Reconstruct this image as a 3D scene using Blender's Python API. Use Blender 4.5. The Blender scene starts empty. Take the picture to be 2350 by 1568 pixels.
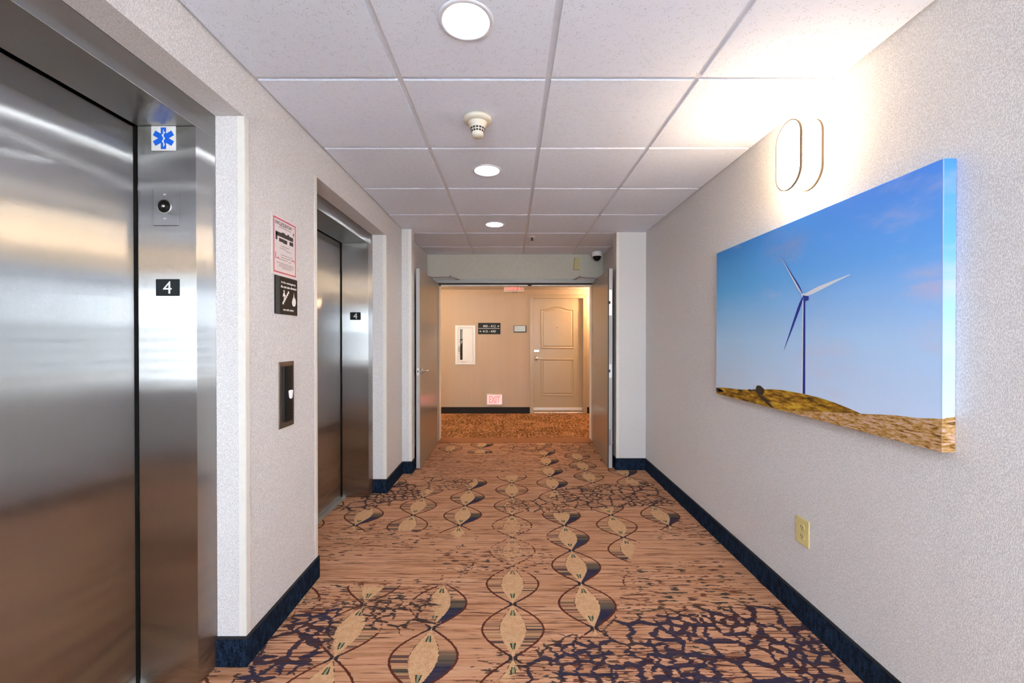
import bpy, bmesh, math, random
from mathutils import Vector, Matrix
random.seed(4)
PI = math.pi
SC = bpy.context.scene
COL = SC.collection

# ------------------------------------------------------------------ camera and the photograph's frame
F = 944.0            # focal length in pixels of the 2350 px wide frame
CX, CY, CH = 1172.0, 780.0, 1.30
def ray(px, py, Y):
    """the point at depth Y that the photograph shows at pixel px, py"""
    return (px - CX) * Y / F, CH + (CY - py) * Y / F

# ------------------------------------------------------------------ node helper
class Sh:
    def __init__(s, name):
        s.mat = bpy.data.materials.new(name); s.mat.use_nodes = True
        s.t = s.mat.node_tree; s.t.nodes.clear()
        s.out = s.t.nodes.new('ShaderNodeOutputMaterial')
        s._pos = None
    def n(s, kind, **kw):
        nd = s.t.nodes.new(kind)
        for k, v in kw.items(): setattr(nd, k, v)
        return nd
    def put(s, sock, v):
        if v is None: return
        if isinstance(v, bpy.types.NodeSocket): s.t.links.new(v, sock)
        elif isinstance(v, (tuple, list)):
            if len(sock.default_value) == 4 and len(v) == 3: v = tuple(v) + (1,)
            sock.default_value = v
        else: sock.default_value = v
    def m(s, op, a, b=None, c=None, clamp=False):
        nd = s.n('ShaderNodeMath', operation=op, use_clamp=clamp)
        s.put(nd.inputs[0], a); s.put(nd.inputs[1], b); s.put(nd.inputs[2], c)
        return nd.outputs[0]
    def add(s, a, b): return s.m('ADD', a, b)
    def sub(s, a, b): return s.m('SUBTRACT', a, b)
    def mul(s, a, b): return s.m('MULTIPLY', a, b)
    def ab(s, a): return s.m('ABSOLUTE', a)
    def mx(s, a, b): return s.m('MAXIMUM', a, b)
    def mn(s, a, b): return s.m('MINIMUM', a, b)
    def ss(s, x, a, b):
        nd = s.n('ShaderNodeMapRange', interpolation_type='SMOOTHSTEP')
        s.put(nd.inputs[0], x); nd.inputs[1].default_value = a; nd.inputs[2].default_value = b
        return nd.outputs[0]
    def lin(s, x, a, b, c, d):
        nd = s.n('ShaderNodeMapRange'); s.put(nd.inputs[0], x)
        for i, v in enumerate((a, b, c, d)): nd.inputs[i + 1].default_value = v
        return nd.outputs[0]
    def pos(s):
        if s._pos is None:
            g = s.n('ShaderNodeNewGeometry'); sp = s.n('ShaderNodeSeparateXYZ')
            s.t.links.new(g.outputs['Position'], sp.inputs[0]); s._pos = sp.outputs
        return s._pos
    def xyz(s, x, y, z):
        nd = s.n('ShaderNodeCombineXYZ')
        for i, v in enumerate((x, y, z)): s.put(nd.inputs[i], v)
        return nd.outputs[0]
    def noise(s, v, scale=1.0, detail=2.0, rough=0.5):
        nd = s.n('ShaderNodeTexNoise'); s.put(nd.inputs['Vector'], v)
        nd.inputs['Scale'].default_value = scale; nd.inputs['Detail'].default_value = detail
        nd.inputs['Roughness'].default_value = rough
        return nd.outputs[0]
    def voro(s, v, scale=1.0, feature='F1', rand=1.0, dim='3D', out='Distance', metric='EUCLIDEAN'):
        nd = s.n('ShaderNodeTexVoronoi', feature=feature, voronoi_dimensions=dim, distance=metric); s.put(nd.inputs['Vector'], v)
        nd.inputs['Scale'].default_value = scale; nd.inputs['Randomness'].default_value = rand
        return nd.outputs[out]
    def mix(s, f, a, b):
        nd = s.n('ShaderNodeMix', data_type='RGBA')
        s.put(nd.inputs[0], f); s.put(nd.inputs[6], a); s.put(nd.inputs[7], b)
        return nd.outputs[2]
    def ramp(s, f, stops):
        nd = s.n('ShaderNodeValToRGB'); s.put(nd.inputs[0], f); e = nd.color_ramp.elements
        while len(e) < len(stops): e.new(0.5)
        for el, (p, c) in zip(e, stops): el.position = p; el.color = tuple(c) + (1,)
        return nd.outputs[0]
    def attr(s, name):
        return s.n('ShaderNodeAttribute', attribute_name=name).outputs['Fac']
    def bump(s, h, strength, dist):
        nd = s.n('ShaderNodeBump'); s.put(nd.inputs['Height'], h)
        nd.inputs['Strength'].default_value = strength; nd.inputs['Distance'].default_value = dist
        return nd.outputs[0]
    def surf(s, color, rough=0.5, metal=0.0, normal=None, emit=None, estr=0.0, spec=None, coat=None, trans=None):
        p = s.n('ShaderNodeBsdfPrincipled')
        s.put(p.inputs['Base Color'], color); s.put(p.inputs['Roughness'], rough); s.put(p.inputs['Metallic'], metal)
        s.put(p.inputs['Normal'], normal)
        if spec is not None: p.inputs['Specular IOR Level'].default_value = spec
        if emit is not None:
            s.put(p.inputs['Emission Color'], emit); p.inputs['Emission Strength'].default_value = estr
        if trans is not None: p.inputs['Transmission Weight'].default_value = trans
        s.t.links.new(p.outputs[0], s.out.inputs[0]); return s.mat

def S(*c):
    """sRGB 0-255 to linear"""
    return tuple((v / 255 / 12.92) if v / 255 <= 0.04045 else ((v / 255 + 0.055) / 1.055) ** 2.4 for v in c)

def plain(name, c, rough=0.5, metal=0.0, spec=None, amount=0.06, scale=40):
    s = Sh(name); x, y, z = s.pos()
    n = s.noise(s.xyz(x, y, z), scale, 2)
    k = 1 - amount
    return s.surf(s.mix(n, tuple(v * k for v in c), tuple(min(1, v * (2 - k)) for v in c)), rough, metal, spec=spec)
def glow(name, c, strength, base=(0.8, 0.8, 0.8)):
    s = Sh(name); return s.surf(base, 0.4, emit=c, estr=strength)

# ------------------------------------------------------------------ materials
def make_wallpaper(name, c):
    s = Sh(name); x, y, z = s.pos()
    v = s.xyz(s.mul(x, 430), s.mul(y, 430), s.mul(z, 165))
    n = s.noise(v, 1, 1, .5)
    big = s.noise(s.xyz(x, y, z), 2.5, 2)
    weave = s.ss(n, .36, .66)
    col = s.mix(weave, tuple(q * .80 for q in c), tuple(min(1, q * 1.10) for q in c))
    col = s.mix(s.lin(big, .3, .7, 0, .10), col, (c[0] * 1.0, c[1] * .90, c[2] * .88))
    return s.surf(col, .75, normal=s.bump(n, .35, .003), spec=.2)
M = {}
M['wallpaper'] = make_wallpaper('woven_wallpaper', (.71, .70, .70))
def make_tan():
    s = Sh('tan_wallpaper'); x, y, z = s.pos()
    n = s.noise(s.xyz(s.mul(x, 9), s.mul(y, 9), s.mul(z, .5)), 1, 3, .6)
    f = s.noise(s.xyz(s.mul(x, 260), s.mul(y, 260), s.mul(z, 90)), 1, 1)
    return s.surf(s.mix(n, (.56, .43, .315), (.62, .475, .355)), .6, normal=s.bump(f, .15, .002), spec=.2)
M['wall_tan'] = make_tan()

def make_tile():
    s = Sh('mineral_ceiling_tile'); x, y, z = s.pos()
    v = s.xyz(x, y, z)
    d = s.voro(v, 170, 'F1', 1.0)
    pick = s.noise(v, 38, 2)
    pit = s.mul(s.m('SUBTRACT', 1, s.ss(d, .16, .30)), s.ss(pick, .47, .56))
    col = s.mix(s.mul(pit, .62), (.79, .85, .96), (.26, .24, .25))
    return s.surf(col, .9, normal=s.bump(s.sub(s.noise(v, 160, 2), pit), .25, .002), spec=.1)
M['tile'] = make_tile()
M['grid'] = plain('grey_white_grid_paint', (.71, .74, .80), .5)
M['dark'] = plain('dark_void', (.012, .012, .012), .8)

def make_carpet(name, hall=False):
    s = Sh(name); x, y, z = s.pos()
    if hall: x, y = s.add(s.mul(y, 1.0), 3.3), s.add(s.mul(x, 1.0), 2.0)
    p = s.xyz(x, y, 0)
    jit = s.mul(s.sub(s.noise(p, 95, 1), .5), .009)
    jx, jy = s.add(x, jit), s.add(y, s.mul(s.sub(s.noise(s.xyz(y, x, 3.1), 80, 1), .5), .007))
    # woven streaks across the corridor
    n1 = s.noise(s.xyz(s.mul(x, 1.5), s.mul(y, 34), 0), 1, 4, .65)
    n2 = s.noise(s.xyz(s.mul(x, 4.0), s.mul(y, 120), 7), 1, 3, .6)
    n3 = s.noise(s.xyz(s.mul(x, .8), s.mul(y, 2.6), 2), 1, 2)
    col = s.ramp(n1, [(.30, (.31, .132, .062)), (.43, (.51, .250, .136)), (.56, (.61, .320, .190)), (.70, (.68, .385, .240))])
    var = s.lin(s.noise(s.xyz(s.mul(x, 1.3), s.mul(y, 7), 11), 1, 2), .38, .58, .20, 1.0)
    col = s.mix(s.mul(s.ss(n2, .53, .64), var), col, (.21, .070, .030))
    dk = s.mul(s.ss(n2, .57, .65), s.ss(s.add(n3, s.mul(n1, .5)), .56, .78))
    col = s.mix(s.mul(dk, .9), col, (.06, .028, .02))
    col = s.mix(s.mul(s.m('SUBTRACT', 1, s.ss(n2, .26, .36)), .5), col, (.74, .46, .30))
    if not hall:
        net, chain, dash = s.attr('net'), s.attr('chain'), s.attr('dash')
    else:
        net, chain, dash = s.lin(s.noise(p, 3.1, 2), .38, .52, .1, .95), 0.0, 1.0
    # loose dashes
    nd = s.noise(s.xyz(s.mul(x, 17), s.mul(y, 62), 5), 1, 2)
    dm = s.ss(s.add(nd, s.mul(dash, .13)), .665, .70)
    dm = s.mul(dm, s.ss(dash, .05, .3))
    col = s.mix(s.mul(dm, .92), col, s.ramp(s.noise(p, 9, 1), [(.4, (.03, .038, .033)), (.6, (.15, .05, .035))]))
    # chains of leaves inside crossing outlines, half-drop repeat
    P, L, A, B = .366, .3424, .138, .060
    u = s.m('DIVIDE', s.sub(jx, .01), P)
    k = s.m('ROUND', u)
    dx = s.mul(s.sub(u, k), P)
    odd = s.ab(s.m('MODULO', k, 2))
    t = s.m('DIVIDE', s.sub(s.sub(jy, 1.672), s.mul(odd, .173)), L)
    ft = s.m('FRACT', t)
    sn = s.m('SINE', s.mul(ft, PI)); cs = s.m('COSINE', s.mul(ft, PI))
    ad = s.ab(dx)
    den = s.m('SQRT', s.add(1, s.mul(s.mul(cs, cs), (A * PI / L) ** 2)))
    env = s.mul(sn, A)
    dl = s.m('DIVIDE', s.ab(s.sub(ad, s.mx(env, .010))), den)
    line = s.m('SUBTRACT', 1, s.ss(dl, .0036, .0062))
    leafw = s.mul(s.m('POWER', s.mx(sn, 0.0001), 1.25), B)
    leaf = s.ss(s.sub(leafw, ad), -.002, .002)
    inside = s.m('SUBTRACT', 1, s.ss(s.sub(ad, env), -.002, .002))
    brk = s.noise(s.xyz(s.mul(x, 45), s.mul(y, 60), 9), 1, 2)
    pres = s.ss(s.add(chain, s.mul(s.sub(brk, .5), 1.7)), .44, .56)
    # bands between outline and leaf
    nb = s.noise(s.xyz(s.mul(k, 7.3), s.mul(y, 52), s.mul(s.m('SIGN', dx), 3)), 1, 2)
    band = s.mul(s.mul(inside, s.sub(1, leaf)), pres)
    low = s.mul(s.ss(ft, .08, .22), s.m('SUBTRACT', 1, s.ss(ft, .52, .66)))
    bcol = s.ramp(nb, [(.36, (.028, .040, .045)), (.41, (.30, .19, .09)), (.46, (.58, .32, .18)), (.52, (.58, .31, .17)), (.56, (.24, .075, .05)), (.62, (.035, .045, .055))])
    col = s.mix(s.mul(s.mul(band, low), .9), col, bcol)
    navy = (.020, .026, .060)
    side = s.mul(odd, s.ss(dx, .0, .004))
    cres = s.mul(s.mul(band, side), s.m('SUBTRACT', 1, s.ss(ft, .50, .66)))
    cres_c = s.mix(s.ss(ft, .34, .46), navy, s.mix(s.ss(nb, .42, .5), (.03, .035, .035), (.13, .10, .07)))
    col = s.mix(s.mul(cres, .95), col, cres_c)
    # leaf
    spk = s.noise(p, 210, 1)
    lc = s.mix(s.ss(s.noise(p, 40, 1), .4, .6), (.64, .37, .195), (.69, .42, .235))
    lc = s.mix(s.mul(s.ss(spk, .60, .66), .7), lc, (.25, .12, .05))
    col = s.mix(s.mul(leaf, s.mn(pres, s.ss(s.add(chain, s.mul(s.sub(n2, .5), .6)), .40, .58)) if not hall else 0.0), col, lc)
    inl = s.mul(s.m('SUBTRACT', 1, s.ss(s.ab(s.sub(ad, s.mul(leafw, 1.0))), .0016, .0030)), s.ss(brk, .48, .54))
    col = s.mix(s.mul(s.mul(inl, pres), s.mul(.9, s.ss(ft, .3, .5))), col, (.10, .035, .02))
    # small green wedge marks near both tips
    tip = s.ab(s.sub(s.ab(s.sub(ft, .5)), .31))
    wid = s.lin(s.ab(s.sub(ft, .5)), .25, .37, .014, .006)
    mk = s.mul(s.m('SUBTRACT', 1, s.ss(tip, .05, .06)), s.m('SUBTRACT', 1, s.ss(s.sub(ad, wid), -.001, .001)))
    mkc = s.mix(s.ss(s.sub(ad, s.mul(wid, .45)), -.001, .001), (.32, .30, .17), (.035, .05, .03))
    col = s.mix(s.mul(s.mul(mk, pres), s.ss(chain, .3, .6)), col, mkc)
    col = s.mix(s.mul(line, pres), col, s.mix(s.ss(sn, .1, .35), (.035, .03, .035), (.115, .03, .018)))
    # knotted navy lattice
    if not hall: col = s.mix(s.mul(s.mul(s.ss(net, .15, .6), s.ss(n2, .52, .60)), .8), col, (.085, .026, .022))
    rowj = s.mul(s.sub(s.noise(s.xyz(s.mul(x, 3), s.mul(y, 75), 4), 1, 1), .5), .045)
    wv = s.xyz(s.add(s.add(jx, rowj), s.mul(s.sub(s.noise(p, 12, 1), .5), .075)), s.mul(jy, .95), 0)
    e1 = s.voro(wv, 9.5, 'DISTANCE_TO_EDGE', .95, '2D')
    e2 = s.mul(s.voro(wv, 18.0, 'DISTANCE_TO_EDGE', .95, '2D'), .85)
    sel = s.ss(s.noise(p, 3.3, 1), .44, .56)
    ed = s.mix(sel, e1, s.mul(e2, .75))
    thick = s.add(s.mul(net, .128), s.mul(s.sub(s.noise(s.xyz(s.mul(x, 10), s.mul(y, 26), 1), 1, 2), .5), .12))
    nl = s.m('SUBTRACT', 1, s.ss(s.sub(ed, thick), -.012, .012))
    nl = s.mul(nl, s.ss(net, .08, .35))
    nl = s.mul(nl, s.ss(s.add(n2, s.mul(net, .30)), .46, .56))
    ncol = s.mix(s.ss(n1, .45, .62), navy, (.05, .022, .025))
    if not hall: ncol = s.mix(s.ss(net, .5, .85), (.045, .030, .028), ncol)
    col = s.mix(s.mul(nl, .95), col, ncol if not hall else (.07, .032, .018))
    if hall:
        cl = s.ss(s.noise(p, 2.6, 2), .36, .56)
        stk = s.ss(s.noise(s.xyz(s.mul(x, 7), s.mul(y, 42), 3), 1, 3, .65), .50, .58)
        col = s.mix(.35, col, (.56, .25, .07))
        col = s.mix(s.mul(s.mul(stk, cl), .85), col, (.085, .038, .015))
        st2 = s.ss(s.noise(s.xyz(s.mul(x, 24), s.mul(y, 5), 8), 1, 3, .6), .60, .66)
        col = s.mix(s.mul(st2, .8), col, (.12, .05, .018))
    pile = s.noise(p, 420, 1)
    col = s.mix(s.lin(pile, .3, .7, .22, 0), col, (.05, .02, .012))
    return s.surf(col, .95, normal=s.bump(pile, .5, .003), spec=.05)
M['carpet'] = make_carpet('patterned_carpet')
M['carpet_hall'] = make_carpet('hall_carpet', True)

def make_base():
    s = Sh('navy_carpet_base'); x, y, z = s.pos()
    u = s.add(x, y)
    n = s.noise(s.xyz(s.mul(u, 60), s.mul(u, 11), s.mul(z, 22)), 1, 3, .65)
    f = s.noise(s.xyz(x, y, z), 480, 1)
    col = s.mix(s.ss(n, .40, .66), (.0035, .006, .011), (.014, .027, .056))
    col = s.mix(s.mul(s.ss(f, .54, .66), .6), col, (.040, .072, .13))
    return s.surf(col, .95, normal=s.bump(f, .6, .003), spec=.05)
M['base'] = make_base()
M['base_edge'] = plain('dark_binding', (.006, .007, .010), .7)
M['base_dark'] = plain('black_hall_base', (.006, .006, .007), .75)

def make_steel(name, tangent, c=(.50, .50, .49), rough=.40, an=.75, streak=None):
    s = Sh(name); x, y, z = s.pos()
    g = s.n('ShaderNodeBsdfAnisotropic'); g.distribution = 'GGX'
    hue = s.noise(s.xyz(s.mul(x, 260), s.mul(y, 260), s.mul(z, .6)), 1, 2)
    s.put(g.inputs['Color'], s.mix(hue, tuple(v * .93 for v in c), tuple(v * 1.05 for v in c)))
    s.put(g.inputs['Roughness'], rough); g.inputs['Anisotropy'].default_value = an
    s.put(g.inputs['Tangent'], s.xyz(*tangent))
    s.t.links.new(g.outputs[0], s.out.inputs[0]); return s.mat
M['steel_door'] = make_steel('brushed_steel_door', (0, 0, 1), rough=.25, an=.895)
M['steel'] = make_steel('brushed_steel_frame', (0, 0, 1), rough=.255, an=.90)
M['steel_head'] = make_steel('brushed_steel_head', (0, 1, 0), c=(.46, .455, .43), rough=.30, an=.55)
M['sill'] = plain('worn_aluminium_sill', (.55, .52, .47), .35, 1.0)
M['chrome'] = plain('satin_chrome', (.72, .72, .72), .34, 1.0)
M['bronze'] = plain('bronze_rim', (.11, .06, .025), .5)
M['guard'] = plain('ivory_corner_guard', (.76, .74, .69), .35)
M['door_grey'] = plain('taupe_door_paint', (.31, .25, .190), .20, spec=.6, amount=.03)
M['door_edge'] = plain('grey_door_edge', (.45, .45, .45), .4, amount=.03)
M['frame_grey'] = plain('grey_frame_paint', (.36, .37, .36), .4, amount=.03)
M['frame_white'] = plain('white_frame_paint', (.90, .90, .90), .35, amount=.02)
M['door_tan'] = plain('tan_door_paint', (.50, .385, .250), .32, amount=.03)
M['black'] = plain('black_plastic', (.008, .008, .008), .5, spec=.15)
M['slate'] = plain('slate_plastic', (.035, .045, .052), .5, spec=.2)
M['charcoal'] = plain('charcoal_sign', (.020, .025, .028), .5, spec=.2)
M['white'] = plain('white_plastic', (.80, .80, .78), .4, amount=.02)
M['white_ink'] = plain('white_lettering', (.85, .85, .85), .5, amount=.01)
M['cream'] = plain('cream_plastic', (.70, .66, .55), .4, amount=.03)
M['yellow'] = plain('aged_ivory_plastic', (.70, .60, .27), .4, amount=.03)
M['blue'] = plain('emblem_blue', (.008, .145, .80), .4, amount=.02)
M['red'] = plain('red_border', (.55, .06, .10), .5)
M['paper'] = plain('laminated_paper', (.72, .65, .66), .35, amount=.02)
M['ink'] = plain('dark_ink', (.03, .022, .024), .6)
M['ink_soft'] = plain('grey_ink', (.30, .26, .27), .6)
M['threshold'] = plain('rust_threshold', (.30, .105, .03), .8)
M['silver_plate'] = plain('silver_sign_plate', (.58, .70, .78), .5, 0.0)
M['plate_dark'] = plain('bronze_steel_plate', (.16, .135, .11), .35, .75)
def make_glass():
    s = Sh('window_glass')
    g = s.n('ShaderNodeBsdfTransparent'); h = s.n('ShaderNodeBsdfGlossy'); h.inputs['Roughness'].default_value = .05
    mx = s.n('ShaderNodeMixShader'); mx.inputs[0].default_value = .07
    s.t.links.new(g.outputs[0], mx.inputs[1]); s.t.links.new(h.outputs[0], mx.inputs[2])
    s.t.links.new(mx.outputs[0], s.out.inputs[0]); return s.mat
M['glass'] = make_glass()
M['bulb'] = glow('lit_bulb', (.90, .95, 1.0), 62)
M['sconce_glow'] = glow('lit_sconce_glass', (1, .72, .45), 16)
M['exit_letters'] = glow('lit_exit_letters', (1, .10, .08), 1.0, (.6, .05, .04))
M['exit_face'] = glow('lit_exit_face', (1, .30, .24), .10, (.62, .42, .36))
M['exit_face_low'] = glow('lit_low_exit_face', (1, .42, .45), .34, (.75, .5, .5))

# ------------------------------------------------------------------ mesh builder
class MB:
    def __init__(s): s.v, s.f, s.mi, s.sm = [], [], [], []
    def face(s, pts, mi=0, smooth=False):
        b = len(s.v); s.v += [tuple(p) for p in pts]; s.f.append(tuple(range(b, b + len(pts)))); s.mi.append(mi); s.sm.append(smooth)
    def mesh(s, verts, faces, mi=0, smooth=False):
        b = len(s.v); s.v += [tuple(p) for p in verts]
        for f in faces: s.f.append(tuple(b + i for i in f)); s.mi.append(mi); s.sm.append(smooth)
        return s
    def box(s, x0, x1, y0, y1, z0, z1, mi=0):
        x0, x1 = sorted((x0, x1)); y0, y1 = sorted((y0, y1)); z0, z1 = sorted((z0, z1))
        v = [(x0,y0,z0),(x1,y0,z0),(x1,y1,z0),(x0,y1,z0),(x0,y0,z1),(x1,y0,z1),(x1,y1,z1),(x0,y1,z1)]
        return s.mesh(v, [(3,2,1,0),(4,5,6,7),(0,1,5,4),(1,2,6,5),(2,3,7,6),(3,0,4,7)], mi)
    def prism(s, pts, d, mi=0, smooth=False):
        """polygon pts (3-D, counter-clockwise seen from the side d points to), extruded along -d to it"""
        n = len(pts); d = Vector(d); a = [Vector(p) for p in pts]; b = [p + d for p in a]
        s.mesh(a + b, [tuple(reversed(range(n))), tuple(range(n, 2*n))], mi)
        s.mesh(a + b, [(i, (i+1) % n, n + (i+1) % n, n + i) for i in range(n)], mi, smooth)
        return s
    def lathe(s, prof, c=(0,0,0), axis='z', n=32, mi=0, smooth=True, cap=False):
        """prof: (radius, height) list along axis through c"""
        vs, fs = [], []
        for r, h in prof:
            for i in range(n):
                a = 2*PI*i/n; p = (r*math.cos(a), r*math.sin(a), h)
                if axis == 'x': p = (p[2], p[0], p[1])
                elif axis == 'y': p = (p[1], p[2], p[0])
                vs.append((p[0]+c[0], p[1]+c[1], p[2]+c[2]))
        for j in range(len(prof)-1):
            for i in range(n):
                k = (i+1) % n; fs.append((j*n+i, j*n+k, (j+1)*n+k, (j+1)*n+i))
        s.mesh(vs, fs, mi, smooth)
        for j, flip in ((0, True), (len(prof)-1, False)):
            if cap and prof[j][0] > 1e-6:
                idx = list(range(n)); s.mesh([vs[j*n+i] for i in idx], [tuple(reversed(idx)) if flip else tuple(idx)], mi)
        return s
    def tube(s, pts, r, n=10, mi=0):
        pts = [Vector(p) for p in pts]; vs, fs = [], []
        for i, p in enumerate(pts):
            d = (pts[min(i+1, len(pts)-1)] - pts[max(i-1, 0)]).normalized()
            a = d.orthogonal().normalized() if i == 0 else (pa - d*pa.dot(d)).normalized()
            pa = a; b = d.cross(a); rr = r[i] if isinstance(r, (list, tuple)) else r
            vs += [p + (a*math.cos(2*PI*q/n) + b*math.sin(2*PI*q/n))*rr for q in range(n)]
        for j in range(len(pts)-1):
            for i in range(n):
                k = (i+1) % n; fs.append((j*n+i, j*n+k, (j+1)*n+k, (j+1)*n+i))
        s.mesh(vs, fs, mi, True)
        s.mesh(vs[:n], [tuple(reversed(range(n)))], mi); s.mesh(vs[-n:], [tuple(range(n))], mi)
        return s
    def text(s, body, mat, w, h, depth=.0006, mi=0, bold=0.0):
        """lettering fitted to w x h, placed by mat (its x to the right, y up, z out of the wall), centred"""
        cu = bpy.data.curves.new('lettering', 'FONT'); cu.body = body; cu.extrude = .02; cu.offset = bold
        cu.resolution_u = 3
        o = bpy.data.objects.new('lettering_source', cu); COL.objects.link(o)
        dg = bpy.context.evaluated_depsgraph_get()
        me = bpy.data.meshes.new_from_object(o.evaluated_get(dg))
        bpy.data.objects.remove(o); bpy.data.curves.remove(cu)
        vs = [v.co.copy() for v in me.vertices]; fs = [tuple(p.vertices) for p in me.polygons]; bpy.data.meshes.remove(me)
        x0, x1 = min(v.x for v in vs), max(v.x for v in vs); y0, y1 = min(v.y for v in vs), max(v.y for v in vs)
        sx, sy = w/(x1-x0), h/(y1-y0)
        vs = [mat @ Vector(((v.x-(x0+x1)/2)*sx, (v.y-(y0+y1)/2)*sy, depth*(1 if v.z > 0 else 0))) for v in vs]
        return s.mesh(vs, fs, mi)

def link(o): COL.objects.link(o); return o
def props(o, label, cat, group=None, kind=None):
    if label: o['label'] = label
    if cat: o['category'] = cat
    if group: o['group'] = group
    if kind: o['kind'] = kind
    return o
WLOC = {}
def obj(name, mb, mats, parent=None, loc=None, bevel=None, label=None):
    """one mesh object; mb is in world coordinates"""
    base = Vector(loc) if loc is not None else Vector((0, 0, 0))
    org = WLOC[parent.name] if parent else Vector((0, 0, 0))
    if loc is None and parent: base = org
    me = bpy.data.meshes.new(name)
    me.from_pydata([tuple(Vector(v) - base) for v in mb.v], [], mb.f)
    if not isinstance(mats, (list, tuple)): mats = [mats]
    for m in mats: me.materials.append(m)
    if len(me.polygons) == len(mb.mi):
        me.polygons.foreach_set('material_index', mb.mi); me.polygons.foreach_set('use_smooth', mb.sm)
    else:
        raise RuntimeError('faces lost in ' + name)
    me.update()
    o = link(bpy.data.objects.new(name, me))
    if parent: o.parent = parent
    o.location = base - org
    WLOC[o.name] = base
    if bevel:
        b = o.modifiers.new('edge', 'BEVEL'); b.width = bevel; b.segments = 2; b.limit_method = 'ANGLE'
    if label: o['label'] = label
    return o
def thing(name, label, cat, loc, group=None, kind=None):
    o = link(bpy.data.objects.new(name, None)); o.location = loc; o.empty_display_size = .05
    WLOC[o.name] = Vector(loc)
    return props(o, label, cat, group, kind)
def copy_tree(o, shift, label=None):
    def rec(src, parent):
        c = src.copy(); COL.objects.link(c)
        if parent: c.parent = parent
        for ch in list(src.children): rec(ch, c)
        return c
    c = rec(o, None); c.location = o.location + Vector(shift)
    if label: c['label'] = label
    WLOC[c.name] = Vector(c.location)
    return c

def panel_cells(u0, u1, v0, v1, holes):
    """rectangles covering [u0,u1]x[v0,v1] minus the holes (u0,u1,v0,v1)"""
    us = sorted({u0, u1, *[h[0] for h in holes], *[h[1] for h in holes]}); us = [u for u in us if u0 <= u <= u1]
    vs = sorted({v0, v1, *[h[2] for h in holes], *[h[3] for h in holes]}); vs = [v for v in vs if v0 <= v <= v1]
    out = []
    for a, b in zip(us, us[1:]):
        run = None
        for c, d in zip(vs, vs[1:]):
            mu, mv = (a+b)/2, (c+d)/2
            if any(h[0] < mu < h[1] and h[2] < mv < h[3] for h in holes):
                if run: out.append((a, b, *run)); run = None
            else: run = (run[0], d) if run else (c, d)
        if run: out.append((a, b, *run))
    return out

# orientation of lettering on each wall
def on_left(X, Y, Z): return Matrix.Translation((X, Y, Z)) @ Matrix(((0,0,1,0),(1,0,0,0),(0,1,0,0),(0,0,0,1)))    # faces +X
def on_far(X, Y, Z): return Matrix.Translation((X, Y, Z)) @ Matrix(((1,0,0,0),(0,0,-1,0),(0,1,0,0),(0,0,0,1)))     # faces -Y

# ------------------------------------------------------------------ room dimensions
XL, XR = -1.055, 1.347
ZC = 2.371                       # underside of the ceiling tiles
ZT = 2.42                        # walls run past the tiles
REC = .114                       # depth of the papered elevator recesses
XF = XL - REC                    # face of the steel frames
YB, YA1, YA2 = -2.30, 4.12, 5.18 # back wall, alcove, door wall
EL = [(.389, 1.633), (2.238, 3.482)]
ZE = 2.185                       # top of the papered openings
YH = 7.25                        # hallway far wall
ZH = 2.183                       # hallway ceiling

# ------------------------------------------------------------------ setting
mb = MB()
for a, b, c, d in panel_cells(YB, YA2, 0, ZT, [(e[0], e[1], -.1, ZE) for e in EL]): mb.box(XF, XL, a, b, c, d)
mb.box(XF, -.964, 3.99, YA1, 0, ZT)
mb.box(XF, -1.048, YA1, YA2, 0, ZT)
mb.box(-1.75, -1.70, YB, YA2, -.05, 2.6)
mb.box(-1.75, XF, YB - .05, YB, -.05, 2.6)
props(obj('wall_left', mb, M['wallpaper']), 'off-white woven papered wall with the two elevator openings', 'wall', kind='structure')
mb = MB()
mb.box(XR, XR + .12, YB, YA2, 0, ZT); mb.box(1.055, XR, 4.10, 4.23, 0, ZT); mb.box(1.162, XR, 4.23, YA2, 0, ZT)
props(obj('wall_right', mb, M['wallpaper']), 'off-white woven papered wall behind the turbine canvas', 'wall', kind='structure')
mb = MB()
WIN = (-.86, 1.16, .70, 2.10)
for a, b, c, d in panel_cells(-1.80, XR + .12, 0, 2.6, [WIN]): mb.box(a, b, YB - .14, YB, c, d)
props(obj('wall_back', mb, M['wallpaper']), 'papered end wall with the daylight window', 'wall', kind='structure')
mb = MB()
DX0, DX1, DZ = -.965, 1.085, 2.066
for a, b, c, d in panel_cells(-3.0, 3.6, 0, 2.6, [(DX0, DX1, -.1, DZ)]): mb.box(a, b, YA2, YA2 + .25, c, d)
M['wall_darker'] = make_wallpaper('darker_wallpaper', (.56, .54, .47))  # same woven paper pattern in a darker, yellower tone for the doorway wall
props(obj('wall_doorway', mb, M['wall_darker']), 'papered wall over and beside the open double doors', 'wall', kind='structure')
CAB = (-.962, -.635, .880, 1.540)
mb = MB()
for a, b, c, d in panel_cells(-3.0, 3.6, 0, 2.4, [(.398, 1.286, -.1, 2.034), CAB]): mb.box(a, b, YH, YH + .14, c, d)
props(obj('wall_hallway', mb, M['wall_tan']), 'tan papered wall of the cross hallway beyond the doors', 'wall', kind='structure')
props(obj('wall_hallway_left', MB().box(-3.1, -3.0, YA2, YH + .14, 0, 2.4), M['wall_tan']), 'left end wall of the cross hallway', 'wall', kind='structure')
props(obj('wall_hallway_right', MB().box(3.6, 3.7, YA2, YH + .14, 0, 2.4), M['wall_tan']), 'right end wall of the cross hallway', 'wall', kind='structure')
M['ceiling_hall'] = plain('hall_ceiling_paint', (.62, .56, .50), .8)
props(obj('ceiling_hallway', MB().box(-3.0, 3.6, YA2 + .25, YH + .1, ZH, ZH + .3), M['ceiling_hall']), 'lower plain ceiling of the cross hallway', 'ceiling', kind='structure')

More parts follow.
